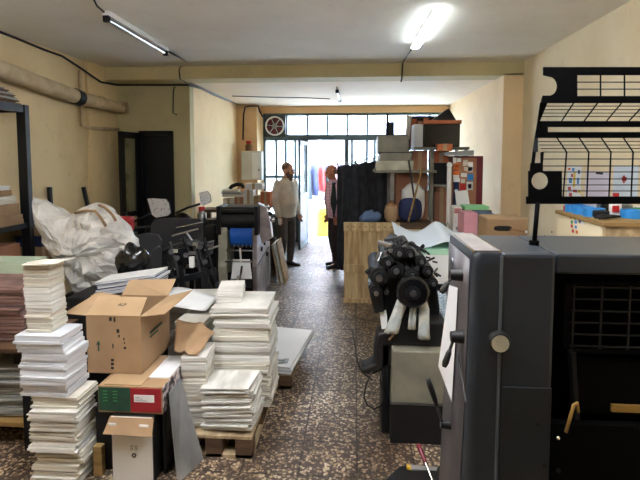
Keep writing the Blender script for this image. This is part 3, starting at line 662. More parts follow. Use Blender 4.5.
# ================================================================== LEFT SIDE, FARTHER BACK
# metal shelf unit on the left wall
P0 = at(25.5,180,4.35); w = .09; px_ = P0.x
ms = thing('metal_shelf', 'black metal shelf unit against the left wall', 'shelf', (-3.28, 3.9, 0))
ztp = at(25,105,4.35).z; zs1 = at(10,222,4.35).z; zs2 = at(25,262,4.35).z
for x, y in ((px_,4.35),(px_,3.3),(XL+.06,3.3)): MB().box(x-w/2, x+w/2, y-.03, y+.03, 0, ztp).build('post','black_metal',ms,bevel=.004)
for x in (px_, XL+.06): MB().box(x-.03, x+.03, 3.33, 4.32, ztp-.07, ztp).build('top_rail','black_metal',ms)
MB().box(XL+.02, px_, 4.33, 4.37, ztp-.07, ztp).build('top_rail','black_metal',ms)
for z in (zs1, zs2, .35): MB().box(XL+.03, px_+.02, 3.32, 4.80, z-.05, z).build('shelf_board','black_metal',ms)
MB().box(XL+.03, px_+.0, 3.32, 4.33, ztp-.0, ztp+.012).build('top_board','wood_dark',ms)
MB().box(XL+.04, XL+.1, 4.75, 4.8, 0, zs1-.05).build('post','black_metal',ms)
def folder(x0, x1, y0, y1, z, h, material, label, rot=0):
    b = MB(); R = rotz(rot); c = Vector(((x0+x1)/2,(y0+y1)/2,0))
    for k in range(2):
        zz = z + k*h/2; b.obox(c+Vector((random.uniform(-.01,.01),0,zz+h/4)), (x1-x0, y1-y0, h/2-.001), rotz(rot+random.uniform(-.03,.03)))
    return tag(b.build('card_folder', material), label, 'folder', 'card folders on the shelf')
z = zs1+.001
for k, (h, m) in enumerate(((.09,'kraft'),(.10,'kraft'),(.07,'paper_warm'),(.05,'kraft'),(.04,'sheet_white'))):
    folder(XL+.08, px_+.02-.03*k, 3.75, 4.26, z, h, m, ORD[4-k]+(' folder' if k==4 else ' folder from the top')+' in the stack on the metal shelf', .0); z += h+.001
z = ztp+.013
for k in range(6):
    h = .022; tag(bundle(XL+.08, px_+.03-.025*k, 3.72+.02*(k%3), 4.27, z, z+h, 'paper_grey' if k % 2 else 'wood_dark', 2, .02, random.uniform(-.06,.06)), ORD[5-k]+(' old board' if k==5 else ' old board from the top')+' on top of the metal shelf', 'board', 'old boards on top of the shelf'); z += h+.001
sb = rect(21,41.5,226,258,4.42); bs = thing('striped_carton', 'beige carton with a dark blue band on the lower shelf behind the post', 'carton', ((XL+sb[1])/2, 4.58, zs2))
MB().box(XL+.12, sb[1], 4.42, 4.74, zs2+.001, sb[3]-.02).build('body','kraft_inside',bs,bevel=.003)
zz = zs2+.001; hh_ = sb[3]-.02-zz
MB().box(XL+.119, sb[1]+.001, 4.419, 4.741, zz+hh_*.42, zz+hh_*.75).build('blue_band','navy',bs)
for k in range(3): MB().box(sb[1]+.0005, sb[1]+.002, 4.47+.07*k, 4.51+.07*k, zz+hh_*.1, zz+hh_*.3).build('print_line','kraft_dark',bs)
b0 = rect(0,20,232,258,4.1); tag(MB().box(XL+.1, px_-.03, 3.5, 4.28, zs2+.001, zs2+.2).build('brown_carton','carton_brown',bevel=.004),'dark brown carton on the lower shelf left of the post','carton')
# bars leaning on the left wall
def barpx(a, b_, Y0, x0, Y1, x1, label):
    return None
for (pa, pb, lab) in (((49.5,187),(48,215),'short upright black bar against the left wall behind the plastic bag'),((83.5,187),(90,212),'slanting black bar against the left wall behind the plastic bag')):
    a = onx(*pa, XL+.03); f = Vector((XL+(.30 if pa[0]>60 else .06), a.y, .012))
    tag(MB().bar(a, f, .04, .04).build('black_bar','black_metal',bevel=.003), lab, 'bar')
# plastic covered bundle
from mathutils import noise
OUT = [(35,198),(43,203),(56,213),(70,216.5),(84,207),(97,203),(110,208),(121,220),(130,232),(138,246),(134,262),(131,275),(118,288),(100,294),(80,294),(68,276),(58,256),(47,240),(39,220)]
dense = []
for k in range(len(OUT)):
    (ax_,ay_),(bx__,by_) = OUT[k], OUT[(k+1)%len(OUT)]
    for q in range(3): dense.append((ax_+(bx__-ax_)*q/3, ay_+(by_-ay_)*q/3))
BC = (90,251); BY = 4.0
def bagring(sc, side):
    r = []
    for (x,y) in dense:
        px, py = BC[0]+(x-BC[0])*sc, BC[1]+(y-BC[1])*sc
        p = at(px, py, BY); d = .27*math.sqrt(max(0,1-sc**2.4))
        q = p*4.0; rid = abs(noise.noise(p*3.1+Vector((7,2,0)))); rid2 = abs(noise.noise(p*7.5+Vector((1,5,3)))); rid3 = abs(noise.noise(Vector((p.x*4+p.z*9, p.x*1.5-p.z, 2))))
        d = d*(.62+1.2*rid) - .07*(.35-rid2)*(1-sc**4) + .06*rid3*(1-sc**6)
        r.append(Vector((p.x, BY - side*d, p.z)))
    return r
b = MB(); S_ = [.05,.16,.28,.4,.52,.64,.75,.85,.93,.98]
b.rings([bagring(q,1) for q in S_]+[bagring(1,1)]+[bagring(q,-1) for q in reversed(S_)])
random.seed(21)
b.v = [v+Vector((random.uniform(-.012,.012),random.uniform(-.022,.022),random.uniform(-.012,.012))) for v in b.v]
bag = tag(b.build('plastic_cover','plastic'), 'large bulging translucent plastic sheet wrapped over goods by the left wall', 'plastic sheet')
zc_ = min(v.z for v in b.v)+.0
tag(MB().box(at(66,290,BY).x, at(116,290,BY).x, 3.98, 4.34, 0, zc_+.0).build('dark_crate','black_rubber',bevel=.008), 'dark crate standing under the translucent plastic sheet', 'crate')
for (p0,p1,p2) in (((75,213),(95,211),(106,226)),((99,205),(110,212),(116,221))):
    q = [at(*p0,3.86),at(*p1,3.78),at(*p2,3.78)]
    MB().tube([q[0],(q[0]+q[1])/2+Vector((0,0,.012)),q[1],(q[1]+q[2])/2+Vector((0,0,.01)),q[2]], .012, 6).build('tape_strip','kraft',bag,smooth='all')
# black bin bag
b = MB(); c = at(133,262,3.6); rb_ = .16
b.ball(c, (.12,.09,.14), 22, 14); random.seed(5)
b.v = [c + (v-c)*(1+.16*math.sin(9*(v.x-c.x)/.05*.3+20*v.z)+random.uniform(-.07,.07)) for v in b.v]
tag(b.build('bin_bag','black_gloss',smooth=True), 'crumpled shiny black bag beside the white plastic sheet', 'bag')
blk = tag(MB().box(c.x-.3, c.x+.25, 3.205, 3.70, 0, c.z-.172).build('black_chest','black_rubber',bevel=.01), 'black chest behind the open carton carrying the bound books', 'chest')
# striped books
q = at(97,289,3.3); zb0 = c.z-.170
x0, x1 = at(96,280,3.25).x, at(157,280,3.25).x
random.seed(11)
for k in range(4):
    bk = thing('bound_book', ORD[3-k]+(' white book' if k==3 else ' white book from the top')+' in the tilted pile behind the open carton', 'book', ((x0+x1)/2, 3.6, zb0+.026*k), 'tilted pile of white books')
    sh = .07; off = random.uniform(-.02,.02)
    def bx_(za, zb2, m, nm, ins=0):
        xa, xb = x0+off+ins, x1+off-ins
        MB().hexa([Vector((xa,3.225+ins,za)),Vector((xb,3.225+ins,za+sh)),Vector((xb,3.46,za+sh)),Vector((xa,3.46,za)),Vector((xa,3.225+ins,zb2)),Vector((xb,3.225+ins,zb2+sh)),Vector((xb,3.46,zb2+sh)),Vector((xa,3.46,zb2))]).build(nm, m, bk)
    h0 = zb0+.026*k
    bx_(h0, h0+.003, 'navy' if k%2 else 'black_gloss', 'cover'); bx_(h0+.003, h0+.020, 'paper_cool', 'page_block', .004); bx_(h0+.020, h0+.0235, 'sheet_white' if k != 1 else 'navy', 'cover')
xs_=at(92,280,3.25).x; tag(MB().box(xs_,x0-.035,3.23,3.36,zb0,zb0+.006).build('card_scrap','kraft'), 'small brown card scrap at the left end of the tilted books', 'card')
rq_=rect(113,130,217,232,5.05); rcs=thing('red_case','red case with a white stripe on a dark crate behind the plastic sheet','case',((rq_[0]+rq_[1])/2,5.1,rq_[2]))
MB().box(rq_[0],rq_[1],5.05,5.18,rq_[2],rq_[3]).build('body','red',rcs,bevel=.03); MB().box(rq_[0]+.02,rq_[1]-.02,5.04,5.051,rq_[2]+.05,rq_[2]+.085).build('stripe','white_plain',rcs); MB().tube([(rq_[0]+.06,5.11,rq_[3]-.01),(rq_[0]+.07,5.11,rq_[3]+.04),(rq_[1]-.07,5.11,rq_[3]+.04),(rq_[1]-.06,5.11,rq_[3]-.01)],.009,6).build('handle','black_rubber',rcs)
tag(MB().box(rq_[0]-.02,rq_[1]+.02,5.02,5.2,0,rq_[2]-.002).build('dark_crate','black_rubber',bevel=.006),'dark crate carrying the red case behind the plastic sheet','crate')
# motorcycle seen from behind
mx, my = at(165,230,5.2).x, 5.2
mo = thing('motorcycle', 'black motorcycle with two mirrors parked before the iron door', 'motorcycle', (mx, my, 0))
def wheel(yc):
    b = MB(); n = 36; m = 10; R = []
    for k in range(n+1):
        a = 2*PI*k/n; R.append([Vector((mx+.045*math.cos(2*PI*j/m), yc+math.cos(a)*(.27+.045*math.sin(2*PI*j/m)), .315+math.sin(a)*(.27+.045*math.sin(2*PI*j/m)))) for j in range(m)])
    b.rings(R, cap=False); o = b.build('wheel','black_rubber',mo,smooth='all')
    s = MB()
    for k in range(10):
        a = 2*PI*k/10; s.bar((mx,yc,.315),(mx,yc+.26*math.cos(a),.315+.26*math.sin(a)),.012)
    s.cyl((mx-.06,yc,.315),(mx+.06,yc,.315),.04); s.build('spokes','steel',o)
wheel(4.8); wheel(5.95)
MB().tube([(mx,5.0,.42),(mx,5.3,.55),(mx,5.62,.9)],.03).build('frame','black_metal',mo)
b = MB(); b.rings([[Vector((mx+w_*math.cos(t), y, z+h_*math.sin(t))) for t in [2*PI*k/16 for k in range(16)]] for y, z, w_, h_ in ((4.5,.80,.03,.02),(4.58,.80,.13,.045),(4.8,.80,.15,.05),(5.05,.77,.10,.05),(5.12,.77,.03,.02))]); b.build('seat','black_rubber',mo,smooth='all')
b = MB(); b.rings([[Vector((mx+w_*math.cos(t), y, z+h_*math.sin(t))) for t in [2*PI*k/16 for k in range(16)]] for y, z, w_, h_ in ((5.04,.80,.04,.03),(5.12,.84,.13,.09),(5.3,.87,.16,.11),(5.45,.88,.13,.09),(5.52,.88,.04,.03))]); b.build('fuel_tank','red',mo,smooth='all')
MB().box(mx-.13,mx+.13,5.0,5.35,.3,.6).build('engine','dark_steel',mo,bevel=.03)
for s in (-1,1): MB().cyl((mx+s*.09,5.62,.92),(mx+s*.09,5.95,.315),.025).build('fork','steel',mo,smooth=True)
hb = [at(132,229,5.3),at(146,227,5.36),at(158,229,5.5),at(172,229,5.5),at(186,226,5.42),at(199,229,5.36)]
MB().tube(hb,.016).build('handlebar','black_metal',mo,smooth='all')
MB().ball((mx,5.75,.98),(.12,.1,.12)).build('headlamp','black_gloss',mo,smooth=True)
MB().tube([hb[0],hb[0]+(hb[1]-hb[0])*.8],.024).build('grip','black_rubber',mo); MB().tube([hb[-1],hb[-1]+(hb[-2]-hb[-1])*.8],.024).build('grip','black_rubber',mo)
mirt = mat('mirror_pattern',(232,234,236),.3,.35,rgb2=(150,152,156),scale=38,lo=.34,hi=.44); MT['mirror_pattern']=mirt
for (pc, poly, root, stalk) in (((157,207),[(147,198.5),(152,198),(166,199),(169,203),(171,213),(168,216),(156,218),(152,215)],(124,228),(150,214)), ((203,198),[(199,193),(207,191),(210,195),(211,202),(203,205.5),(200,203)],(176,213),(200,204))):
    Y = 5.28
    pp = [at(x,y,Y) for x, y in poly]
    o = MB().prism(pp,(0,.03,0)).build('mirror','black_rubber',mo,bevel=.006)
    cc = sum(pp, Vector())/len(pp); MB().prism([cc+(q-cc)*.97+Vector((0,-.004,0)) for q in pp],(0,.003,0)).build('mirror_glass','mirror_pattern',o)
    MB().tube([at(*root,Y+.05), at((root[0]+stalk[0])/2, (root[1]+stalk[1])/2-1, Y+.03), at(*stalk,Y+.02)],.014).build('mirror_stalk','black_metal',mo,smooth='all')
# dark windshield panel
WP = [at(x,y,5.02) for x,y in ((147,262),(203,262),(203,222),(200,218.5),(172,218),(155,219),(151,224))]
MB().prism(WP,(0,.02,0)).build('dark_panel','panel_grey',mo,bevel=.004)
for s in (at(160,262,5.03),at(195,262,5.03)): MB().bar(s+Vector((0,.012,0)),(s.x+(mx-s.x)*.5,5.06,.6),.02).build('panel_bracket','black_metal',mo)
# second dark rounded panel left
WP = [at(x,y,4.4) for x,y in ((128,300),(161,300),(161,240),(158,235),(146,233),(132,236),(128,240))]
SP = MB().prism([Vector((v.x,v.y,v.z)) for v in WP],(0,.02,0)); zz = min(v.z for v in WP)
sp_ = thing('black_board', 'rounded black board standing in front of the motorcycle beside the black bag', 'board', (WP[0].x+.15, 4.41, 0)); SP.build('panel','panel_grey',sp_,bevel=.003)
for v in (WP[0],WP[1]): MB().box(v.x-.0 if v is WP[0] else v.x-.03, v.x+.03 if v is WP[0] else v.x, 4.4, 4.42, .003, zz).build('leg','black_metal',sp_)
# old hand press of black bars
hp_ = thing('hand_press', 'old black hand press of slanting bars and rods beside the motorcycle', 'press', (at(188,300,3.95).x, 3.98, 0))
def T(a, b_, r=.012, m='black_metal', n='bar', Y0=3.9, Y1=3.9): return MB().tube([at(*a,Y0),at(*b_,Y1)], r, 8).build(n, m, hp_, smooth=True)
X = lambda p: at(p,290,3.95).x
for p in (166,186,208):
    MB().box(X(p)-.02,X(p)+.02,3.85,3.89,.003,at(p,268,3.87).z).build('leg','black_metal',hp_)
    MB().box(X(p)-.02,X(p)+.02,4.1,4.14,.003,at(p,268,4.12).z).build('leg','black_metal',hp_)
MB().bar(at(163,284,3.87),at(212,272,3.87),.03,.05).build('cross_rail','black_metal',hp_); MB().bar(at(163,274,4.12),at(212,268,4.12),.03,.05).build('cross_rail','black_metal',hp_)
T((168,262),(178,295),.018); T((170,242),(183,290),.016,'dark_steel'); T((198,248),(212,292),.02); T((193,240),(205,292),.018,'dark_steel'); T((204,238),(216,282),.015); T((184,238),(193,262),.02)
T((172,236),(198,229),.008,'steel','rod'); T((180,240),(213,246),.01,'dark_steel','rod'); T((186,232),(198,249),.009,'steel','rod'); T((163,250),(188,240),.010,'dark_steel','rod'); T((205,250),(219,246),.008,'steel','rod'); T((176,228),(203,222),.006,'chrome','rod')
tb = MB().prism([at(x,y,3.92) for x,y in ((172,250),(208,244),(206,258),(176,266))],(0,.2,0)).build('bed_plate','black_metal',hp_,bevel=.006)
arc = [at(165+12*math.cos(a)-2, 262+16*math.sin(a), 3.84) for a in [PI*.5+PI*.9*k/10 for k in range(11)]]
MB().tube(arc,.012).build('curved_arm','dark_steel',hp_,smooth='all')
for p in ((171,252),(200,247),(190,243),(177,258),(205,262),(186,255)): MB().cyl(at(*p,3.86),at(*p,3.92),.022).build('bolt_head','dark_steel',hp_,smooth=True)
for p, m in (((174,251),'machine_cream'),((194,244),'machine_green'),((192,253),'steel')): MB().obox(at(*p,3.885),(.06,.02,.025)).build('maker_plate',m,hp_)
MB().obox(at(192,262,3.86),(.04,.03,.09)).build('white_clamp','white_plain',hp_)
for k in range(3): MB().cyl(at(178+9*k,248-2*k,3.95),at(178+9*k,248-2*k,4.15),.04).build('gear','dark_steel',hp_,smooth=True)
# spray bottle near the green wall
c = at(202,222,6.1); sp_y=6.1
stn = tag(MB().box(c.x-.07,c.x+.2,6.0,6.4,0,c.z-.02).build('dark_stand','black_rubber',bevel=.01),'dark stand between motorcycle and small press','stand')
bt = thing('glue_bottle','clear bottle with a red cap on the dark stand beside the cream wall','bottle',(c.x,6.1,c.z-.018))
MB().lathe([(.055,-.018),(.06,.0),(.06,.1),(.025,.15)],c+Vector((0,0,.0)),16).build('body','steel',bt,smooth=True); MB().lathe([(.035,.15),(.04,.155),(.04,.2)],c,14).build('cap','red',bt,smooth=True)
for k,(a,b_) in enumerate((((205,225),(217,229)),((204,230),(216,227)))):
    pass
c = at(213.5,230,6.15); tag(MB().obox((c.x,6.15,stn.location.z+at(202,222,6.1).z-.018+.03),(.16,.2,.055),rotz(.4)).build('metal_tray','dark_steel',bevel=.006),'small dark metal tray on the stand left of the small press','tray')
# ================================================================== SMALL OFFSET PRESS (MIDDLE LEFT)
Y0, Y1 = 5.7, 6.6
x0, x1 = at(218,250,Y0).x, at(257,250,Y0).x; ztop = at(235,208,Y0).z; zsh = at(235,226,Y0).z
sp = thing('small_press', 'small offset press with blue sheen painted on its drum and white sheet', 'press', ((x0+x1)/2, (Y0+Y1)/2, 0))
def side(xa, xb, m):
    prof = [(Y0+.05,0),(Y0-.02,.45),(Y0,.55),(Y0+.02,zsh+.0),(Y0+.2,zsh+.06),(Y1-.1,zsh),(Y1,.75),(Y1-.05,0)]
    return MB().prism([(xa,y,z) for y,z in prof],(xb-xa,0,0)).build('side_frame',m,sp,bevel=.012)
side(x0, x0+.11, 'machine_cream'); sf = side(x1-.06, x1+.0, 'machine_pinkgrey')
# the right flank is a smooth casting with a seam and openings
for (py, pz_) in ((.25,.62),(.45,.66),(.62,.48)):
    MB().cyl((x1+.001,Y0+py,pz_),(x1+.02,Y0+py,pz_),.03).build('cover_knob','black_metal',sf,smooth=True)
MB().bar((x1+.003,Y0+.03,.47),(x1+.003,Y1-.1,.55),.006,.012).build('seam','dark_steel',sf)
MB().box(x0+.11,x1-.06,Y0+.35,Y1-.05,0,zsh-.1).build('inner_body','black_metal',sp)
MB().cyl((x0+.02,Y0+.12,ztop-.16),(x1+.02,Y0+.12,ztop-.16),.13,n=28).build('ink_roller','black_rubber',sp,smooth=True)
MB().box(x0+.0,x1+.0,Y0+.1,Y0+.5,ztop-.2,ztop).build('ink_hood','black_metal',sp,bevel=.02)
MB().cyl((x0+.05,Y0+.02,ztop-.05),(x1-.03,Y0+.02,ztop-.05),.03).build('thin_roller','black_gloss',sp,smooth=True)
for xx in (x0-.01, x1-.03): MB().box(xx,xx+.05,Y0-.02,Y0+.35,ztop-.33,ztop+.02).build('roller_bracket','black_metal',sp,bevel=.008)
MB().cyl((x0+.15,Y0+.12,zsh-.13),(x1-.06,Y0+.12,zsh-.13),.135,n=28).build('blue_sheen_drum','blue_sheen_drum',sp,smooth=True)  # blue reflection on the roller, painted as the drum's colour
for k in range(6): MB().cyl((x0+.15+.05*k,Y0-.01,zsh-.24),(x0+.16+.05*k,Y0-.01,zsh-.24),.02).build('feed_wheel','steel',sp)
MB().cyl((x0+.1,Y0-.0,zsh-.30),(x1-.05,Y0,zsh-.30),.012).build('cross_shaft','chrome',sp,smooth=True)
MB().cyl((x0+.1,Y0-.05,.52),(x1-.05,Y0-.05,.52),.012).build('cross_shaft','chrome',sp,smooth=True)
a, c = at(232,259,5.6), at(252,276,5.45)
b = MB(); b.hexa([at(231,279,5.42),at(252,279,5.42),at(250,260,5.7),at(233,260,5.7)]+[v+Vector((0,0,.008)) for v in (at(231,279,5.42),at(252,279,5.42),at(250,260,5.7),at(233,260,5.7))]); b.build('feed_board','sheet_white',sp)
b = MB(); b.hexa([at(229,288,5.35),at(252,288,5.35),at(252,280,5.6),at(230,280,5.6)]+[v+Vector((0,0,.012)) for v in (at(229,288,5.35),at(252,288,5.35),at(252,280,5.6),at(230,280,5.6))]); b.build('delivery_tray','dark_steel',sp)
for (p,q) in (((238,276),(236,290)),((242,266),(239,288)),((240,248),(241,262))): MB().bar(at(*p,5.40),at(*q,5.33),.02,.014).build('guide_strip','chrome',sp)
MB().box(x0+.11,x1-.06,Y0+.02,Y0+.08,.1,.36).build('front_panel','black_metal',sp)
# ink keys and levers on the right shoulder
for k,(px,py,dx) in enumerate(((258,206,9),(262,214,8),(264,221,9),(260,226,7),(262,234,6),(266,240,6))):
    q = at(px,py,5.85); MB().tube([q,q+Vector((dx*.011,.02,.012*(k%3-1)))],.017).build('ink_key','black_metal',sp); MB().ball(q+Vector((dx*.012,.02,.012*(k%3-1))),.03,10,8).build('knob','black_rubber' if k%2 else 'chrome',sp,smooth=True)
MB().prism([at(x,y,5.8) for x,y in ((257,203),(266,207),(270,222),(272,238),(262,244),(257,226))],(0,.12,0)).build('key_bracket','machine_pinkgrey',sp,bevel=.01)
# table with parcels behind the press
tx0, tx1, ty0, ty1 = XLI+.03, at(270,208,7.2).x-.02, 7.0, 7.38; tz = at(240,210,7.0).z
tb = thing('parcel_table','dark wooden table behind the small press carrying parcels','table',((tx0+tx1)/2,(ty0+ty1)/2,0))
MB().box(tx0,tx1,ty0,ty1,tz-.04,tz).build('tabletop','wood_dark',tb,bevel=.004)
for x in (tx0+.03,tx1-.09):
    for y in (ty0+.03,ty1-.09): MB().box(x,x+.06,y,y+.06,0,tz-.04).build('leg','wood_dark',tb)
def parcel(px0,px1,py0,py1,Y,dep,m,label,name='parcel',z0=None):
    a,b_,c,d = rect(px0,px1,py0,py1,Y); c = tz+.001 if z0 is None else z0
    o = thing(name,label,'box',((a+b_)/2,Y+dep/2,c)); MB().box(a,b_,Y,Y+dep,c,d).build('carton',m,o,bevel=.004)
    MB().box((a+b_)/2-.02,(a+b_)/2+.02,Y-.002,Y+dep+.002,c+.002,d+.002).build('tape','kraft_inside' if m!='kraft_inside' else 'kraft',o)
    return d+.003
G='parcels'
z1=parcel(223,234,199,208,7.15,.2,'paper_warm','cream parcel at the left end of the parcel table, under the stacked papers')
z2=parcel(234.5,243,197,208,7.15,.2,'carton_brown','brown parcel second from the left on the parcel table')
z3=parcel(243.5,253,190,208,7.15,.2,'box_grey','tall white parcel in the middle of the parcel table')
z4=parcel(253.5,260,196,208,7.15,.2,'kraft_inside','beige parcel between white parcel and orange parcel')
z5=parcel(260.5,270,192,208,7.15,.2,'carton_orange','orange parcel at the right end of the parcel table')
zz=max(z1,z2)
a,b_,_,_ = rect(222,243,190,198,7.15)
for k in range(3):
    tag(bundle(a,b_-.04*k,7.14,7.37,zz+.036*k,zz+.036*k+.034,'paper_warm' if k!=1 else 'paper_grey',3,.015,.03*k),['lowest','middle','topmost'][k]+' paper sheaf on the parcels beside the cream wall','paper','sheaves on the parcels')
q=[at(229,189.5,7.25),at(231,186.5,7.25),at(236,184.5,7.25),at(241,185,7.25),at(243,188,7.25)]
tag(MB().tube([Vector((v.x,7.3,max(v.z,zz+.112))) for v in q],.03,8).build('black_strap','black_rubber',smooth='all'),'black strap arching over the sheaves on the parcel table','strap')
zq=parcel(245,262,183.5,190.5,7.17,.2,'white_plain','flat white parcel lying across the middle parcels below the meter box',z0=max(z3,z4,z5))
# boards leaning behind the press
for k,(pa,pb,m) in enumerate((((271,246),(284,282),'wood_pale'),((275,244),(283,284),'white_plain'),((278,242),(286,281),'wood'))):
    f=onz(278.5,284)+Vector((.04*k,0,0)); a=at(271,245,6.7)+Vector((.034*k,0,.02*k)); 
    b=MB(); b.hexa([f,f+Vector((.018,.02,0)),f+Vector((.018,.4,0)),f+Vector((0,.4,0)),a,a+Vector((.018,.02,0)),a+Vector((.018,.4,0)),a+Vector((0,.4,0))])
    tag(b.build('leaning_board',m,bevel=.003),['pale wooden board leaning on the right flank of the small press','white board leaning in the middle behind the small press','brown wooden board leaning nearest the bearded man'][k],'board','boards leaning behind the press')
bx=at(277,243,7.25); tag(MB().box(at(270,240,7.05).x,at(275,240,7.05).x,7.05,7.2,0,at(275,238,7.05).z).build('low_crate','wood_dark',bevel=.005),'low wooden crate between the small press and the bearded man','crate')

# ================================================================== PEOPLE
def person(name, label, loc, head, parts):
    t = thing(name, label, 'person', loc); return t
def frame(loc, yaw):
    R = rotz(yaw); L = Vector(loc)
    return lambda l, f, z: L + R @ Vector((l, f, 0)) + Vector((0, 0, z))     # l: to the figure's right, f: forward
def ell_loft(b, T, rings, n=20):
    return b.rings([[T(l+rl*math.cos(2*PI*k/n), f+rf*math.sin(2*PI*k/n), z) for k in range(n)] for l, f, z, rl, rf in rings])
def hand(b, T2, wrist, elbow, curl=.5, side=1):
    w = Vector(wrist); d = (w-Vector(elbow)).normalized(); across = Vector((d.y, -d.x, 0)); across = across.normalized() if across.length > .05 else Vector((0,1,0))
    across = T2(0,1,0)-T2(0,0,0); across = (across - d*across.dot(d)).normalized(); nrm = d.cross(across)*side
    c = w + d*.05
    R = Matrix((across, nrm, d)).transposed()
    b.ball(c, (.04,.017,.052), 14, 10, R)
    for k, (o, ln) in enumerate(((.028,.066),(.0095,.075),(-.0095,.07),(-.028,.054))):
        p0 = w + d*.085 + across*o; p1 = p0 + d*ln*.5 + nrm*ln*.12; p2 = p1 + d*ln*.42*(1-curl*.4) + nrm*ln*curl*.6
        b.caps(p0 - d*.02, p1, .0085, .008, 8); b.caps(p1, p2, .008, .0065, 8)
    p0 = w + d*.03 + across*.034; p1 = p0 + d*.03 + across*.018 + nrm*.012; p2 = p1 + d*.03 + nrm*.008
    b.caps(p0, p1, .011, .0095, 8); b.caps(p1, p2, .0095, .008, 8)
def make_person(name, label, loc, yaw, hyaw, hpitch, Hs, M_, arms, legs, belly=.0, beard=True, bald=False, lean=0.0, wide=1.0, vest=None):
    """arms: two lists (elbow, wrist) in figure coordinates; legs: two (knee, ankle, toe yaw)"""
    T = frame(loc, yaw); s = Hs/1.745; t = thing(name, label, 'person', loc)
    S_ = lambda l, f, z: T(l*s*wide, (f + lean*max(0, z-.95))*s, z*s)
    body = MB()
    ell_loft(body, S_, [(0,0,.80,.13,.10),(0,0,.88,.165,.12),(0,.0,.98,.165,.125),(0,.01+belly*.5,1.08,.16,.118+belly),(0,.01+belly*.4,1.18,.165,.12+belly*.7),(0,.0,1.30,.178,.122),(0,-.005,1.39,.175,.105),(0,-.01,1.44,.13,.085),(0,-.01,1.48,.065,.06)])
    sh = [S_(-.185,-.01,1.405), S_(.185,-.01,1.405)]
    hd = S_(0,.025,1.62); nk = S_(0,-.005,1.46)
    body.caps(nk, hd + (nk-hd)*.25, .058*s, .055*s)
    hT = Matrix.Rotation(hyaw, 3, 'Z') @ Matrix.Rotation(-hpitch, 3, 'X')
    Hd = lambda l, f, z: hd + hT @ Vector((l*s, f*s, z*s))
    def hball(b, l, f, z, r, n=18, m=12): b.ball(Hd(l,f,z), tuple(q*s for q in r), n, m, hT)
    hball(body, 0,-.012,.025,(.076,.097,.098)); hball(body, 0,.02,-.045,(.058,.068,.072)); hball(body,0,.05,-.085,(.035,.035,.032))
    body.caps(Hd(0,.088,.012), Hd(0,.113,-.026), .011*s, .016*s, 10); hball(body, .017,.096,-.03,(.012,.013,.009),10,8); hball(body, -.017,.096,-.03,(.012,.013,.009),10,8)
    hball(body, 0,.086,.03,(.052,.018,.012)); hball(body,0,.09,-.058,(.024,.012,.006),12,8)
    for q in (-1,1): hball(body, q*.077,-.012,-.008,(.011,.022,.034),12,8); hball(body, q*.04,.066,-.02,(.022,.02,.018),10,8)
    cuffs = []
    sleeve = MB(); ell_loft(sleeve, S_, [(0,0,.84,.178,.136),(0,0,.90,.186,.142+belly*.3),(0,.0,.98,.182,.142+belly*.6),(0,.01+belly*.5,1.08,.178,.136+belly),(0,.01+belly*.4,1.18,.182,.138+belly*.7),(0,.0,1.30,.194,.138),(0,-.005,1.39,.188,.118),(0,-.01,1.445,.14,.096),(0,-.01,1.475,.082,.078)])
    for k in (0,1):
        el, wr = [S_(*q) for q in arms[k]]
        body.caps(sh[k], el, .05*s, .042*s); body.caps(el, wr, .042*s, .027*s)
        hand(body, T, wr, el, .6, 1 if k else -1)
        sleeve.caps(sh[k], el, .066*s, .058*s); sleeve.caps(el, el+(wr-el)*.93, .058*s, .043*s)
    tr = MB(); ell_loft(tr, S_, [(0,0,.78,.16,.118),(0,0,.86,.182,.134),(0,0,.96,.178,.136),(0,.005,1.0,.168,.13)])
    shoe = []
    for k in (0,1):
        kn, an, toe = legs[k]; l0 = -.09 if k == 0 else .09
        hp = S_(l0,0,.86); kn_, an_ = S_(*kn), S_(*an)
        body.caps(hp, kn_, .085*s, .055*s); body.caps(kn_, an_, .055*s, .036*s); 
        tr.caps(hp, kn_, .108*s, .076*s); tr.caps(kn_, an_+(kn_-an_)*.06, .074*s, .06*s)
        d = (T(math.sin(toe), math.cos(toe), 0)-T(0,0,0)); base = Vector((an_.x, an_.y, 0))
        body.caps(base+Vector((0,0,.045*s)), base+d*.14*s+Vector((0,0,.03*s)), .035*s, .026*s)
        b = MB(); side_ = Vector((-d.y, d.x, 0)); R = []
        for u, hw, h in ((-.085,.022,.055),(-.07,.036,.075),(-.02,.04,.088),(.03,.041,.078),(.09,.047,.056),(.14,.046,.05),(.18,.034,.042),(.195,.015,.03)):
            c = base + d*u*s; R.append([c+side_*(hw*s*math.cos(a))+Vector((0,0,.002+max(0,h*s*(.5+.55*math.sin(a))))) for a in [2*PI*j/16 for j in range(16)]])
        b.rings(R); b.build('shoe','shoe',t,smooth='all')
    body.build('body', M_['skin'], t, remesh=.0085, smoothing=3)
    sleeve.build('shirt', M_['shirt'], t, remesh=.012, smoothing=4)
    tr.build('trousers', M_['trousers'], t, remesh=.012, smoothing=4)
    for q in (-1,1): MB().ball(Hd(q*.032,.083,.008), .010*s, 10, 8).build('eye','eye_dark',t,smooth=True)
    for q in (-1,1): MB().caps(Hd(q*.018,.098,.028),Hd(q*.048,.088,.026),.006*s,.005*s,8).build('eyebrow',M_['hair'],t,smooth=True)
    if beard:
        b = MB(); hball(b,0,.055,-.085,(.062,.055,.055)); hball(b,0,.078,-.11,(.042,.035,.055)); hball(b,0,.092,-.050,(.034,.016,.010)); 
        for q in (-1,1): hball(b,q*.052,.028,-.05,(.018,.035,.05))
        b.build('beard','beard',t,remesh=.009,smoothing=2)
    b = MB()
    if bald:
        for q in (-1,1): hball(b,q*.062,-.05,.0,(.02,.05,.045))
        hball(b,0,-.085,-.01,(.06,.03,.05))
    else:
        hball(b,0,-.034,.046,(.080,.088,.084)); 
    hb_ = b.build('hair',M_['hair'],t,remesh=.009,smoothing=2)
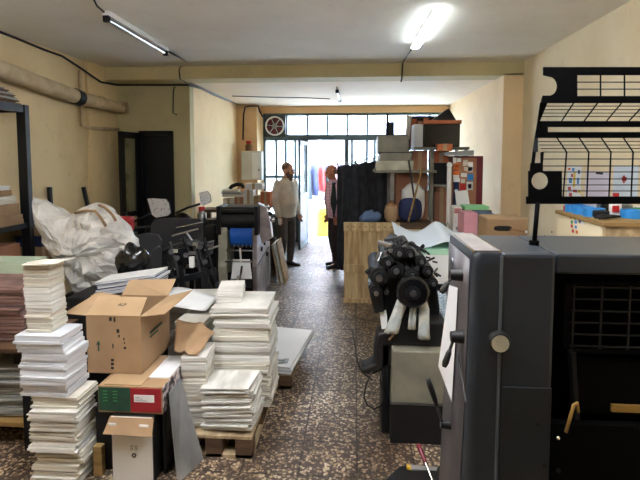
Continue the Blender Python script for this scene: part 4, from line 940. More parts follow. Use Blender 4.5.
    if vest:
        vb = MB(); R_=[]
        for (l,f,z,rl,rf) in [(0,0,.86,.196,.152),(0,0,.98,.194,.155+belly*.6),(0,.01+belly*.5,1.08,.19,.149+belly),(0,.01+belly*.4,1.18,.194,.151+belly*.7),(0,.0,1.30,.205,.150),(0,-.005,1.39,.19,.13),(0,-.01,1.45,.145,.106)]:
            R_.append([S_(l+rl*math.cos(a),f+rf*math.sin(a),z) for a in [math.radians(130)+math.radians(280)*k/24 for k in range(25)]])
        vb.rings(R_,cap=False,closed=False); vb.build('vest',vest,t,solid=.008,smooth='all')
    # collar
    R = []
    for l in range(2): pass
    cb = MB(); ell_loft(cb, S_, [(0,-.006,1.445,.086,.082),(0,-.006,1.49,.072,.07)]); cb.build('collar',M_['shirt'],t,solid=.008,smooth='all')
    pk = MB(); f0 = .136+belly
    pk.prism([S_(-.016,.125+belly*0,1.44),S_(.016,.125,1.44),S_(.016,.15,1.27),S_(-.016,.15,1.27)], T(0,.006,0)-T(0,0,0)); pk.build('placket',M_['shirt'],t)
    return t, S_, Hd
p1 = onz(286,266.5); 
Hm = at(291,163,p1.y).z
mA, S1, H1 = make_person('person','bearded person in a beige long-sleeved shirt and brown trousers standing by the door',
    (p1.x, p1.y, 0), -math.radians(122), -math.radians(98), .22, Hm,
    {'skin':'skin','shirt':'shirt_beige','trousers':'trousers_brown','hair':'hair_brown'},
    (((-.235,-.02,1.12),(-.235,.06,.88)),((.24,-.03,1.12),(.22,.07,.88))),
    (((-.10,.03,.48),(-.11,-.02,.09),-.25),((.11,.05,.48),(.12,.0,.09),.3)), belly=.035, lean=.04, wide=1.16)
c = S1(.23,.10,.80)
wp = thing('white_cup','small white cup held in the bearded person\'s hand','cup',c)
MB().lathe([(.024,-.045),(.032,.045)],c,14).build('cup_body','white_plain',wp,smooth=True)
p2 = onz(330,266); Hb = 1.66
mB, S2, H2 = make_person('person','bald person in a pink checked shirt leaning out behind the black curtain',
    (p2.x+.10, p2.y, 0), math.radians(118), math.radians(100), .25, Hb,
    {'skin':'skin_ruddy','shirt':'shirt_check','trousers':'trousers_dark','hair':'hair_brown'},
    (((-.24,.02,1.12),(-.24,.10,.9)),((.235,-.03,1.12),(.23,.05,.88))),
    (((-.10,.06,.48),(-.11,.06,.09),-.2),((.10,.03,.48),(.11,-.06,.09),.2)), belly=.02, beard=False, bald=True, lean=.10, vest='navy_dark')

# ================================================================== STREET
gr = thing('clothes_rail','clothes rail with hanging garments outside in the street','rail',(-.9,13,0))
for x in (-1.5,.25): MB().cyl((x,13,0),(x,13,1.75),.02).build('upright','steel',gr)
MB().cyl((-1.5,13,1.73),(.25,13,1.73),.018).build('top_bar','steel',gr)
for x in (-1.5,.25): MB().bar((x,12.75,.015-.02),(x,13.25,.015-.02),.04,.03).build('foot','steel',gr)
cols = ['navy_dark','navy','red','navy_dark','pink','navy','white_plain','red','grey_plain','navy','pink','lilac']
names = ['dark garment at the left end of the street rail','second navy garment on the street rail','red garment third on the street rail','dark garment fourth on the street rail','pink garment fifth on the street rail','navy garment sixth on the street rail','white garment seventh on the street rail','red garment at the right end of the street rail','grey garment ninth on the street rail','navy garment tenth on the street rail','pink garment eleventh on the street rail','lilac garment at the right end of the street rail']
for k in range(8):
    x = -1.28+.19*k; g = thing('hanging_garment',names[k],'garment',(x,13,.7),'garments on the street rail')
    b = MB(); R=[]
    for z,hw,th in ((1.59,.05,.02),(1.56,.2,.035),(1.4,.21,.05),(1.1,.2,.055),(.65+.1*(k%3),.23,.06)):
        R.append([Vector((x+th*math.cos(a)+.02*math.sin(3*z), 13+hw*math.sin(a)*1.0, z)) for a in [2*PI*j/14 for j in range(14)]])
    R=[[Vector((x+(v.y-13)*.5+(v.x-x)*.85, 13+(v.x-x)*.5-(v.y-13)*.85, v.z)) for v in r] for r in R]
    b.rings(R); b.build('cloth',cols[k],g,smooth='all'); MB().tube([(x,13,1.58),(x,13,1.64),(x+.02,13,1.68),(x,13,1.703)],.006,6).build('hanger_hook','steel',g)
yb = at(322.5,235,10.8); yb0 = thing('yellow_bag','bright yellow bag standing outside the open street door','bag',(yb.x,10.9,-.02))
b=MB(); b.rings([[Vector((yb.x+w_*math.cos(a)*1.0,10.9+.09*math.sin(a),z)) for a in [2*PI*j/16 for j in range(16)]] for z,w_ in ((-.019,.14),(.2,.17),(.5,.16),(.62,.13))]); b.build('bag_body','yellow',yb0,smooth='all')
MB().tube([(yb.x-.07,10.9,.6),(yb.x-.06,10.9,.78),(yb.x+.06,10.9,.78),(yb.x+.07,10.9,.6)],.012,6).build('handle','yellow',yb0)
aw = thing('street_awning','pale awning over the clothes outside in the street','awning',(-.8,14.2,0))
MB().prism([(-3,13.2,2.35),(-3,15.4,2.95),(-3,15.4,3.0),(-3,13.2,2.42)],(4.6,0,0)).build('canvas','lilac',aw)
for x in (-2.9,1.5):
    for y,z in ((13.25,2.38),(15.3,2.95)): MB().cyl((x,y,-.02),(x,y,z),.03).build('pole','steel',aw)
# ================================================================== RIGHT SIDE, BACK
# black curtain on a wire
a, b_ = at(337,165,6.95), at(391,158,7.15)
cw = tag(MB().tube([at(333,168,6.95),at(355,162,7.0),at(372,158,7.05),at(395,152,7.15)],.008,6).build('curtain_wire','steel',smooth='all'),'taut wire carrying the black curtain from the shop front to the rack','wire')
cu = thing('black_curtain','long black pleated curtain hanging on a wire beside the open door','curtain',((a.x+b_.x)/2,7.05,.12))
def cur(u, v):
    x = a.x+(b_.x-a.x)*u; zt_ = a.z+(b_.z-a.z)*u - .03*abs(math.sin(u*PI*6))
    z = zt_*(1-v)+.12*v
    return Vector((x + .012*math.sin(40*u), 7.0+.15*u+.045*math.sin(u*PI*14)*(.5+.5*v)+.02*math.sin(u*31+v*3), z))
MB().grid(cur, 90, 10).build('cloth','curtain',cu,solid=.006,smooth='all')
for k in range(7):
    u = k/6; x = a.x+(b_.x-a.x)*u; q = at(337+54*u,167-9*u-4,6.95+.2*u); MB().tube([cur(min(max(u,.01),.99),.005)+Vector((0,0,-.01)), Vector((x,q.y,a.z+(b_.z-a.z)*u+.03))],.012,6).build('clip','steel',cu)
# rack with shelves
RX0,RX1,RXE = at(391,160,6.3).x, at(432,160,6.3).x, 1.42
zA, zB_, zC_ = .92, at(395,170,6.2).z-.003, at(440,147,6.3).z
rk2 = thing('storage_rack','tall grey metal storage rack full of cartons in the back right corner','rack',(.9,6.6,0))
for x,zt_ in ((RX0+.02,zB_),(RX1,zC_),(RXE,zC_)):
    for y in (6.32,6.9): MB().box(x-.025,x+.025,y-.025,y+.025,0,zt_).build('post','machine_green' if x==RX1 else 'steel',rk2,bevel=.003)
MB().box(RX0-.02,RX1+.03,6.3,6.93,zA-.03,zA).build('shelf','machine_green',rk2)
MB().box(at(375,170,6.15).x,RX1+.03,6.1,6.93,zB_-.03,zB_).build('shelf','machine_green',rk2)
MB().box(at(414,148,6.25).x,RXE+.03,6.24,6.93,zC_-.03,zC_).build('shelf','machine_green',rk2)
MB().box(RX1,RXE,6.3,6.93,zA-.03,zA).build('shelf','machine_green',rk2); MB().box(RX1,RXE,6.3,6.93,1.40,1.43).build('shelf','machine_green',rk2)
def carton(name,px0,px1,py0,py1,Y,dep,m,label,z0=None,cat='carton',tape=True,grp=None):
    x0_,x1_,z0_,z1_ = rect(px0,px1,py0,py1,Y); z0_ = z0_ if z0 is None else z0
    t = thing(name,label,cat,((x0_+x1_)/2,Y+dep/2,z0_),grp)
    MB().box(x0_,x1_,Y,Y+dep,z0_,z1_).build('body',m,t,bevel=.004)
    if tape: MB().box((x0_+x1_)/2-.025,(x0_+x1_)/2+.025,Y-.002,Y+dep+.002,z0_+.003,z1_+.002).build('tape','kraft_inside',t)
    return t,(x0_,x1_,z0_,z1_)
carton('brown_carton',396,428,190,218,6.33,.5,'carton_brown','large brown carton on the lower shelf of the storage rack',zA+.001)
z9 = rect(396,428,190,218,6.33)[3]
carton('brown_carton',396,428,173.5,189,6.35,.5,'carton_brown','brown carton stacked upon the large one in the storage rack',z9+.004)
carton('dark_carton',434,449,192,215,6.36,.45,'carton_brown','dark carton on the lower shelf right of the green post',zA+.001)
carton('dark_box',434,448,163,182,6.36,.45,'black_rubber','dark box on the middle shelf right of the green post',1.432,'box',False)
carton('brown_carton',412,427.5,150.5,169,6.34,.5,'carton_brown','small brown carton on the upper shelf right of the green machine',zB_+.001)
carton('orange_carton',433.5,449,150.5,161.5,6.36,.45,'carton_orange','orange brown carton under the top shelf, upon the dark box',rect(434,448,163,182,6.36)[3]+.003)
carton('brown_carton',435,448,187.6,191,6.36,.45,'kraft_dark','brown carton between the dark box and the dark carton of the rack',rect(434,449,192,215,6.36)[3]+.004)
# white sack, blue pillow, pot in front of cartons
c = at(412,211,6.0); lt = tag(MB().box(RX0-.02,RX1-.02,5.93,6.29,0,at(410,222,6.05).z).build('low_bench','wood_dark',bevel=.006),'low dark bench before the storage rack','bench'); lz = at(410,222,6.05).z
c = at(414,202,6.1); b=MB(); random.seed(4); b.rings([[Vector((c.x+.15*q*math.copysign(abs(math.cos(t))**.55,math.cos(t)),6.195+yy,lz+.235+.232*q*math.copysign(abs(math.sin(t))**.55,math.sin(t))+(.02*math.sin(5*t) if math.sin(t)>0 else 0))) for t in [2*PI*k/28 for k in range(28)]] for yy,q in ((-.07,.4),(-.055,.85),(0,1),(.055,.85),(.07,.4))])
tag(b.build('white_sack','white_plain',smooth='all'),'white sack leaning upright on the low bench before brown cartons','sack')
c = at(411,214,5.95); b=MB(); b.rings([[Vector((c.x+.145*q*math.copysign(abs(math.cos(t))**.6,math.cos(t)),6.045+yy,lz+.155+.15*q*math.copysign(abs(math.sin(t))**.6,math.sin(t)))) for t in [2*PI*k/24 for k in range(24)]] for yy,q in ((-.05,.3),(-.04,.85),(0,1),(.04,.85),(.05,.3))])
tag(b.build('blue_cushion','navy',smooth='all'),'dark blue cushion standing on the low bench before the white sack','cushion')
c = at(392,211,5.95); ld = thing('clay_pot','beige lidded pot at the left end of the low bench','pot',(c.x,6.06,lz))
MB().lathe([(.06,.001),(.085,.05),(.09,.14),(.07,.2)],(c.x,6.06,lz),16).build('body','kraft_inside',ld,smooth=True); MB().lathe([(.075,.2),(.05,.23),(.02,.24),(.02,.27)],(c.x,6.06,lz),14).build('lid','kraft_dark',ld,smooth=True)
for (pa,pb,lab) in (((421,168),(409,222),'thin pale rod leaning to the right before the cartons'),((408,160),(419,205),'thin dark rod leaning to the left before the cartons')):
    A_,B_ = at(*pa,6.05),at(*pb,5.87); d=(B_-A_).normalized(); yy_=5.95 if pa[0]==421 else 5.98; B_=Vector((B_.x,yy_,lz+.016)); A_.y=yy_
    tag(MB().cyl(A_,B_,.012,n=8).build('thin_rod','wood' if pa[0]==421 else 'dark_steel',smooth=True),lab,'rod')
# grey-green machine head on the shelf
gm = thing('green_machine','old grey-green machine head with a black lamp on the rack shelf','machine',(at(393,170,6.2).x,6.4,zB_))
q=rect(376,412,153,170,6.13); MB().hexa([Vector((q[0],6.13,zB_+.001)),Vector((q[1],6.13,zB_+.001)),Vector((q[1],6.7,zB_+.001)),Vector((q[0],6.7,zB_+.001)),Vector((q[0]+.06,6.15,q[3])),Vector((q[1]-.0,6.15,q[3])),Vector((q[1],6.68,q[3])),Vector((q[0]+.06,6.68,q[3]))]).build('lower_housing','machine_green',gm,bevel=.012)
MB().box(q[0]+.0,q[1]+.02,6.12,6.2,zB_+.002,zB_+.12).build('front_plate','machine_cream',gm,bevel=.008)
q2=rect(378,409,135,152,6.2); MB().box(q2[0],q2[1],6.2,6.62,q[3]+.002,q2[3]).build('upper_housing','machine_green',gm,bevel=.015)
MB().box(q[0]+.03,q[1]+.02,6.17,6.66,q[3]-.012,q[3]+.012).build('seam_plate','dark_steel',gm)
MB().box(q2[1]-.0,q2[1]+.02,6.25,6.5,q[3]+.03,q2[3]-.05).build('side_motor','black_metal',gm,bevel=.01)
lq=rect(386.5,394,119.5,135,6.3); MB().cyl(((lq[0]+lq[1])/2,6.35,q2[3]),((lq[0]+lq[1])/2,6.35,lq[3]-.03),.055).build('lamp_socket','black_metal',gm,smooth=True); MB().box(lq[0]-.0,lq[0]+.03,6.32,6.38,q2[3],lq[3]+.07).build('lamp_fin','black_metal',gm,bevel=.005)
# things upon the top shelf
carton('black_printer',424,460,124,147,6.22,.5,'black_gloss','black box with a white end on top of the storage rack',zC_+.001,'box',False)
q=rect(423,427,124,147,6.2); pb=[o for o in C.objects if o.name.startswith('black_printer')][0]
MB().hexa([Vector((q[0]-.09,6.36,zC_+.002)),Vector((q[0]+.0,6.215,zC_+.002)),Vector((q[0]+.0,6.70,zC_+.002)),Vector((q[0]-.09,6.70,zC_+.002)),Vector((q[0]-.09,6.36,q[3]+.01)),Vector((q[0]+.0,6.215,q[3])),Vector((q[0]+.0,6.70,q[3])),Vector((q[0]-.09,6.70,q[3]+.01))]).build('white_end','white_plain',pb)
q=rect(424,462,118,124,6.25); tag(MB().box(q[0],q[1],6.26,6.7,q[2]+.003,q[2]+.05).build('orange_folder','carton_orange',bevel=.004),'flat orange carton lying on the black box upon the rack','carton')
for k,(pa,pb_,m,lab) in enumerate((((409.5,116),(406.5,147),'paper_warm','white roll standing leftmost upon the rack'),((414.5,119),(412.5,147),'carton_orange','orange roll standing second upon the rack'),((420,121),(418,147),'carton_brown','brown roll standing third upon the rack'),((426,118),(423.5,147),'carton_orange','orange roll standing rightmost upon the rack behind the black box'))):
    A_=at(*pa,6.79); B_=at(*pb_,6.79); B_.z=zC_+.004
    tag(MB().cyl(A_,B_,.035,n=14).build('paper_roll',m,smooth=True),lab,'roll','paper rolls upon the rack')
q=rect(409,448,115,134,6.75); mo2=thing('dark_screen','dark panel standing behind the paper rolls upon the rack','panel',((q[0]+q[1])/2,6.8,zC_)); MB().box(q[0],q[1],6.86,6.9,zC_+.001,q[3]).build('panel','navy',mo2,bevel=.006); MB().box(q[0]+.03,q[1]-.03,6.855,6.86,zC_+.05,q[3]-.03).build('face','black_gloss',mo2)
q=rect(434,449,110,119,6.5); b=MB(); zc=rect(424,462,118,124,6.25)[2]+.051; b.hexa([Vector((q[0]-.05,6.4,zc)),Vector((q[1]+.08,6.4,zc)),Vector((q[1]+.08,6.65,zc)),Vector((q[0]-.05,6.65,zc)),Vector((q[1]-.06,6.4,zc+.14)),Vector((q[1]-.02,6.4,zc+.16)),Vector((q[1]-.02,6.65,zc+.16)),Vector((q[1]-.06,6.65,zc+.14))]); tag(b.build('black_wedge','black_metal',bevel=.004),'black wedge shaped cover at the very top of the rack','cover')
c=at(441,146,6.27)
carton('small_carton',436,451,143,150,6.10,.13,'carton_orange','small orange carton on the papers above the stickered cabinet',None,'carton')
sc_=[o for o in C.objects if o.name.startswith('small_carton')][0]
# cabinet covered with stickers
q=rect(452,481,156,215,6.0); kx0,kx1=q[0],min(q[1]+.02,1.88); kz=q[3]
ck=thing('sticker_cabinet','dark cabinet whose door is covered with coloured stickers beside the right wall','cabinet',((kx0+kx1)/2,6.1,0))
MB().box(kx0,kx1,6.0,6.235,0,kz).build('body','maroon',ck,bevel=.006)
MB().box(kx0,kx1-.08,5.985,6.0,.9,kz-.02).build('door','carton_brown',ck,bevel=.004)
def stick(px0,py0,px1,py1,m):
    a_=at(px0,py1,5.98); b2=at(px1,py0,5.98); MB().box(a_.x,b2.x,5.980,5.986,a_.z,b2.z).build('sticker',m,ck)
for s_ in ((453,157.5,456.5,163.5,'white_plain'),(457,158,461,162,'sheet_white'),(453.5,163,459.5,175,'orange'),(463,160,468,166,'paper_warm'),(468,162,473,172,'sheet_white'),(464,167,472,171,'paper_warm'),(461,173,467,177,'white_plain'),(467.5,174,473.5,180.5,'blue'),(453,178,460,182,'sheet_white'),(461,179,465,183,'paper_warm'),(453,182,459,206,'navy'),(460,184,466,190,'red'),(466.5,182,473,190,'white_plain'),(468,184,471.5,188.5,'red'),(454,195,458,202,'blue'),(474,205,478,210,'green'),(453,175,459,178,'white_plain')): stick(*s_)
for (px,py) in ((454.8,166),(457.8,166),(454.8,170),(457.8,170)): stick(px-.8,py-.8,px+.8,py+.8,'sheet_white')
c_=at(456.3,191,5.978); MB().cyl((c_.x,5.976,c_.z),(c_.x,5.984,c_.z),.022,n=18).build('round_sticker','sheet_bluewhite',ck); c_=at(456.3,203,5.978); MB().cyl((c_.x,5.976,c_.z),(c_.x,5.984,c_.z),.026,n=18).build('round_sticker','blue_pack',ck)
q=rect(444,482,152,157,5.95)
tag(MB().hexa([Vector((q[0],5.93,kz+.004)),Vector((q[1]-.1,5.93,kz+.004)),Vector((q[1]-.1,6.22,kz+.004)),Vector((q[0],6.22,kz+.004)),Vector((q[0],5.93,kz+.045)),Vector((q[1]-.1,5.93,kz+.07)),Vector((q[1]-.1,6.22,kz+.07)),Vector((q[0],6.22,kz+.045))]).build('paper_sheaf','grey_plain',bevel=.004),'grey sheaf of papers lying on top of the stickered cabinet','paper')
sc_.location.z += (kz+.062)-(sc_.location.z)
sc_.location.y = 6.06
q=rect(446,450.5,165,212,5.9)
wp_=thing('white_tube','white upright tube standing left of the stickered cabinet','tube',((q[0]+q[1])/2,5.85,0)); 
MB().cyl(((q[0]+q[1])/2,5.85,.905),((q[0]+q[1])/2,5.85,q[3]),.028,n=14).build('tube','white_plain',wp_,smooth=True); MB().ball(((q[0]+q[1])/2,5.85,q[3]),.035,12,8).build('cap','sheet_white',wp_,smooth=True)
# long cream table
TX0,TX1,TY0,TY1,TZ=at(415,228,5.0).x,1.86,4.85,5.9,.9
tt=thing('cream_table','long cream topped work table along the right wall behind the big press','table',((TX0+TX1)/2,(TY0+TY1)/2,0))
wp_.location.z=0
MB().box(TX0,TX1,TY0,TY1,TZ-.05,TZ).build('tabletop','table_cream',tt,bevel=.006)
MB().box(TX0+.05,TX1-.05,TY0+.05,TY1-.05,TZ-.14,TZ-.05).build('apron','table_cream',tt)
for x in (TX0+.05,TX1-.12):
    for y in (TY0+.05,TY1-.12): MB().box(x,x+.07,y,y+.07,0,TZ-.14).build('leg','wood_dark',tt)
def ontable(px0,px1,py0,Y,dep,m,name,label,h=None,cat='packet',z=TZ+.001,parts=None):
    a_=at(px0,py0,Y); b2=at(px1,py0,Y); t=thing(name,label,cat,((a_.x+b2.x)/2,Y+dep/2,z)); MB().box(a_.x,b2.x,Y,Y+dep,z,a_.z if h is None else z+h).build('body',m,t,bevel=.004); return t,a_.x,b2.x,a_.z
t1,xa,xb,zt_=ontable(453.5,462,207,5.6,.25,'white_plain','white_carton','white and red printed carton before the stickered cabinet',cat='carton')
for k in range(3): MB().box(xa+.01,xb-.01,5.598,5.601,zt_-.03-.02*k,zt_-.018-.02*k).build('red_line','red',t1)
MB().cyl((xa+.05,5.599,TZ+.06),(xa+.05,5.601,TZ+.06),.02).build('grey_mark','grey_plain',t1)
MB().cyl((xa+.1,5.599,TZ+.06),(xa+.1,5.601,TZ+.06),.018).build('grey_mark','grey_plain',t1)
ontable(464,478,213,5.25,.3,'pink','pink_packet','pink packet on the cream table beside the blue packet')
ontable(480,494,213.5,5.2,.3,'blue_pack','blue_packet','grey-blue packet on the cream table beside the pink one')
ontable(466,492,210.2,5.56,.3,'paper_pink','pink_ream','pale pink ream lying behind the pink and blue packets')
zr=at(464,210.2,5.56).z
a_=at(461,206.5,5.5); b2=at(491,206.5,5.5); tag(MB().box(a_.x+.06,b2.x,5.57,5.82,zr+.001,zr+.045).build('green_ream','mint',bevel=.004),'mint green ream lying on the pale pink ream','paper')
a_=at(459,190,5.93); tag(MB().hexa([Vector((a_.x,5.86,.905)),Vector((a_.x+.17,5.86,.905)),Vector((a_.x+.17,5.868,.905)),Vector((a_.x,5.868,.905)),Vector((a_.x-.04,5.965,1.36)),Vector((a_.x+.11,5.965,1.38)),Vector((a_.x+.11,5.973,1.38)),Vector((a_.x-.04,5.973,1.36))]).build('white_card','sheet_white'),'white card propped against the stickered cabinet door','card')
# wire rack on the table left
wr=thing('wire_stand','small steel wire stand on the cream table by the white sheets','stand',(at(436,215,5.3).x,5.3,TZ))
for k in range(5):
    c=at(429+4*k,224,5.3); MB().tube([(c.x,5.3,TZ+.005),(c.x+.015,5.3,TZ+.13),(c.x+.03,5.3,TZ+.17),(c.x+.045,5.3,TZ+.13),(c.x+.05,5.3,TZ+.005)],.006,6).build('wire_loop','steel',wr,smooth='all')
MB().box(at(428,224,5.3).x,at(450,224,5.3).x,5.27,5.33,TZ+.001,TZ+.008).build('base','steel',wr)
# brown carton with a dark hand hole
q=rect(487,528,219,243,4.3); zc0=.905; 
bc=thing('handle_carton','light brown carton with a dark hand hole behind the big press','carton',((q[0]+q[1])/2,4.45,.0))
MB().box(q[0],q[1],4.3,4.62,zc0-.15,q[3]).build('body','kraft',bc,bevel=.012)
MB().box(q[0]+.002,q[1]-.002,4.302,4.618,q[3]-.03,q[3]+.004).build('lid','kraft_inside',bc,bevel=.01)
hy=rect(494,512,226,231,4.296); n=18
pts=[]
for k in range(n):
    t_=2*PI*k/n; pts.append(Vector(((hy[0]+hy[1])/2+(hy[1]-hy[0])/2*math.copysign(abs(math.cos(t_))**.6,math.cos(t_)),4.297,(hy[2]+hy[3])/2+(hy[3]-hy[2])/2*math.copysign(abs(math.sin(t_))**.6,math.sin(t_)))))
MB().prism(pts,(0,.004,0)).build('hand_hole','print_black',bc)
MB().bar(at(510,229,4.294),at(526,232,4.294),.008,.012).build('string','kraft_dark',bc); MB().ball(at(526.5,232,4.29),.014,10,8).build('white_bead','white_plain',bc)
tag(MB().box(q[0]-.1,2.05,4.2,4.75,0,zc0-.152).build('low_cupboard','table_cream',bevel=.006),'low cream cupboard under the brown carton with the hand hole','cupboard')
# wooden crate
q=rect(344,399,222,303,5.8); cx0_,cx1_=q[0],q[1]; cz_=at(346,222,5.8).z
wcr=thing('wooden_crate','tall pale wooden crate with battens standing beside the aisle','crate',((cx0_+cx1_)/2,5.85,0))
nb=6; wv=(cx1_-cx0_)/nb
for k in range(nb): MB().box(cx0_+wv*k+.0012,cx0_+wv*(k+1)-.0012,5.795,5.81,.01,cz_-.005).build('plank','wood_v',wcr)
for (za_,zb2) in ((0,.06),(at(350,268,5.8).z-.05,at(350,264,5.8).z+.0),(cz_-.11,cz_)): MB().box(cx0_-.005,cx1_+.005,5.775,5.795,za_,zb2).build('batten','wood_v',wcr,bevel=.003)
MB().box(cx0_,cx1_,5.811,5.89,0.0,cz_-.01).build('body','wood',wcr)
for k in range(9):
    MB().cyl((cx0_+.04+.075*k,5.772,cz_-.055),(cx0_+.04+.075*k,5.776,cz_-.055),.008,n=8).build('nail','dark_steel',wcr)
b=MB(); c=at(370,218,5.84); b.ball((c.x,5.84,cz_+.055),(.13,.07,.075),20,12); random.seed(9); b.v=[Vector((v.x+.02*math.sin(30*v.z),v.y,max(cz_+.003,v.z+random.uniform(-.022,.022)))) for v in b.v]
tag(b.build('plastic_bag','sheet_bluewhite' if False else 'blue_pack',smooth=True),'crumpled blue-grey plastic bag on top of the wooden crate','bag')
# big pile of white sheets with curling top sheets
q=rect(404,470,248,286,3.9); wx0,wx1=at(399,260,3.9).x,1.0; wzt=at(430,248,3.9).z
wpile=thing('sheet_table','dark feed table carrying the pile of large white sheets','table',((wx0+wx1)/2,4.2,0))
zlow=at(420,284,3.9).z
MB().box(wx0+.02,wx1,3.92,4.5,zlow-.06,zlow).build('board','black_metal',wpile)
for x in (wx0+.2,wx1-.08):
    for y in (3.95,4.4): MB().box(x,x+.06,y,y+.06,0,zlow-.06).build('leg','black_metal',wpile)
zg=at(420,251,3.9).z
tag(MB().box(wx0+.03,wx1-.01,3.91,4.5,zlow+.001,zg-.03).build('sheet_pile','sheet_white'),'thick white pile of large sheets under the mint green sheet','paper')
tag(MB().box(wx0+.02,wx1-.01,3.9,4.5,zg-.029,zg+.012).build('mint_layer','sheet_mint'),'pale mint green layer on the thick white pile of sheets','paper')
def curls(u,v):
    x=wx0-.02+(wx1-wx0+.02)*u; z=zg+.02+.10*max(0,1-3.0*u)**1.5*(.5+v*.5)+.10*math.exp(-((u-.62)/.16)**2)*(.55+.45*v)+.05*v
    return Vector((x,3.93+.52*v,z))
tag(MB().grid(curls,26,10).build('curling_sheets','sheet_bluewhite',solid=.004,smooth='all'),'topmost white sheets curling up at the left corner of the pile','paper')

# ================================================================== CREAM CABINET AND THE THINGS ON IT
gx0=at(602,222,2.8).x; gy0,gy1=2.8,3.42; gz=at(602,222,2.8).z
gc=thing('cream_cabinet','tall cream cabinet with brown top against the right wall beyond the press','cabinet',(1.77,3.1,0))
MB().box(gx0+.012,XR-.01,gy0+.03,gy1,.0,gz-.025).build('body','cabinet_cream',gc,bevel=.005)
MB().box(gx0,XR-.005,gy0-.02,gy1+.02,gz-.025,gz).build('top_board','wood',gc,bevel=.003)
MB().box(gx0+.04,XR-.06,gy0+.015,gy0+.03,.05,gz-.10).build('door','cabinet_cream',gc,bevel=.004)
MB().box(gx0+.02,XR-.03,gy0-.0,gy0+.03,gz-.09,gz-.026).build('upper_rail','wood_pale',gc)
for k,(px,py,m) in enumerate([(571,217,'red'),(575,218,'green'),(579,217.5,'orange'),(572,222,'green'),(576,222,'blue'),(580,221.5,'blue_pack'),(572,226,'red'),(576,227,'blue'),(573,231,'red'),(577,232,'orange'),(583,223,'white_plain')]):
    p_=onx(px,py,gx0+.012); MB().box(p_.x-.003,p_.x+.001,p_.y-.012,p_.y+.012,p_.z-.010,p_.z+.010).build('sticker',m,gc)
for (px,py) in ((545,236),(551,240),(552,232),(549,245)):
    p_=onx(px,py,XR); 
    MB().ball((XR-.002,p_.y,p_.z),(.004,.014,.012),8,6).build('stain','print_black',bpy.data.objects['wall_right'])
def tape_roll(px,py,Y,m,label):
    c_=at(px,py,Y); b=MB(); n=24; R_=[]
    for rr,zz in ((.045,0),(.062,0),(.062,.05),(.045,.05)): R_.append([(c_.x+rr*math.cos(2*PI*k/n),Y+rr*math.sin(2*PI*k/n),gz+.001+zz) for k in range(n)])
    R_.append(R_[0]); b.rings(R_,cap=False); return tag(b.build('tape_roll',m),label,'tape','blue tape rolls')
tape_roll(575,211,3.32,'blue','leftmost blue tape roll on the cream cabinet'); tape_roll(583,212,3.2,'blue','second blue tape roll from the left on the cream cabinet'); tape_roll(594,213,3.07,'blue','third blue tape roll on the cream cabinet, beside the black pliers')
tape_roll(632,214,3.0,'blue','large blue tape roll rightmost on the cream cabinet')
bk=at(605,216,2.93); pli=thing('black_pliers','black pliers lying on the cream cabinet beside blue tape','pliers',(bk.x,2.95,gz))
for s_ in (-1,1): MB().tube([(bk.x-.06,2.9+.02*s_,gz+.012),(bk.x,2.93+.028*s_,gz+.016),(bk.x+.05,2.95-.006*s_,gz+.016),(bk.x+.1,2.965-.01*s_,gz+.014)],[.008,.011,.01,.006],8).build('jaw_and_handle','black_rubber',pli,smooth='all')
MB().box(bk.x-.03,bk.x+.05,2.97,3.03,gz+.001,gz+.045).build('grip_block','black_rubber',pli,bevel=.008)
def bottle(px,pyt,Y,r,m,cap,label,cup=False):
    c_=at(px,pyt,Y); h=c_.z-gz; t=thing('bottle',label,'bottle',(c_.x,Y,gz))
    MB().lathe([(r*.9,.001),(r,.01),(r,h*.62),(r*.45,h*.8),(r*.4,h*.86)],(c_.x,Y,gz),18).build('body',m,t,smooth=True)
    MB().lathe([(r*.5,h*.86),(r*.5,h)],(c_.x,Y,gz),14).build('cap',cap,t,smooth=True); return t
bottle(616,193,3.1,.035,'white_plain','red','white bottle with a red cap on the cream cabinet')
bt_=[o for o in C.objects if o.name.startswith('bottle')][-1]
c_=at(616,209,3.062); MB().box(c_.x-.018,c_.x+.018,3.06,3.07,c_.z-.02,c_.z+.02).build('label','red',bt_)
bottle(627,200,3.25,.035,'steel','white_plain','clear bottle with white cap behind the red-capped bottle')
bottle(638,206,3.2,.045,'green','white_plain','green bottle at the right end of the cream cabinet')
bottle(568,203,3.36,.028,'red','red','small red bottle at the left corner of the cream cabinet')
q=at(606,208,3.28); tag(MB().box(q.x-.04,q.x+.06,3.25,3.33,gz+.001,at(606,200,3.25).z).build('black_tin','black_gloss',bevel=.01),'black tin standing behind the pliers on the cream cabinet','tin')
# papers pinned on the right wall
def poster(px0,py0,px1,py1,m,label,marks=()):
    a_=onx(px0,py1,XR); b2=onx(px1,py0,XR)
    t=thing('wall_poster',label,'poster',(XR-.004,(a_.y+b2.y)/2,min(a_.z,b2.z))); MB().box(XR-.006,XR-.001,min(a_.y,b2.y),max(a_.y,b2.y),a_.z,b2.z).build('sheet',m,t)
    for (u0,v0,u1,v1,mm_) in marks:
        c0=onx(u0,v1,XR-.007); c1=onx(u1,v0,XR-.007); MB().box(XR-.0085,XR-.006,min(c0.y,c1.y),max(c0.y,c1.y),c0.z,c1.z).build('print_mark',mm_,t)
poster(567,166,582,202,'sheet_white','white poster with coloured dots on the right wall beside the lilac poster',[(568,168,570.5,170,'orange'),(572,164+4,574.5,171,'blue'),(569,178,572,183,'blue'),(573,172,575.5,187,'yellow'),(578,170,580,174,'blue_pack'),(577,178,579,184,'blue'),(568,187,571,190,'red'),(573,190,577,192,'red'),(569,193,572,196,'red'),(578,190,580.5,193,'yellow'),(571,174,573,177,'red')])
poster(585,172,611,206,'lilac','plain lilac poster on the right wall above the blue tape',[(596,172.6,603,174.2,'black_metal')])
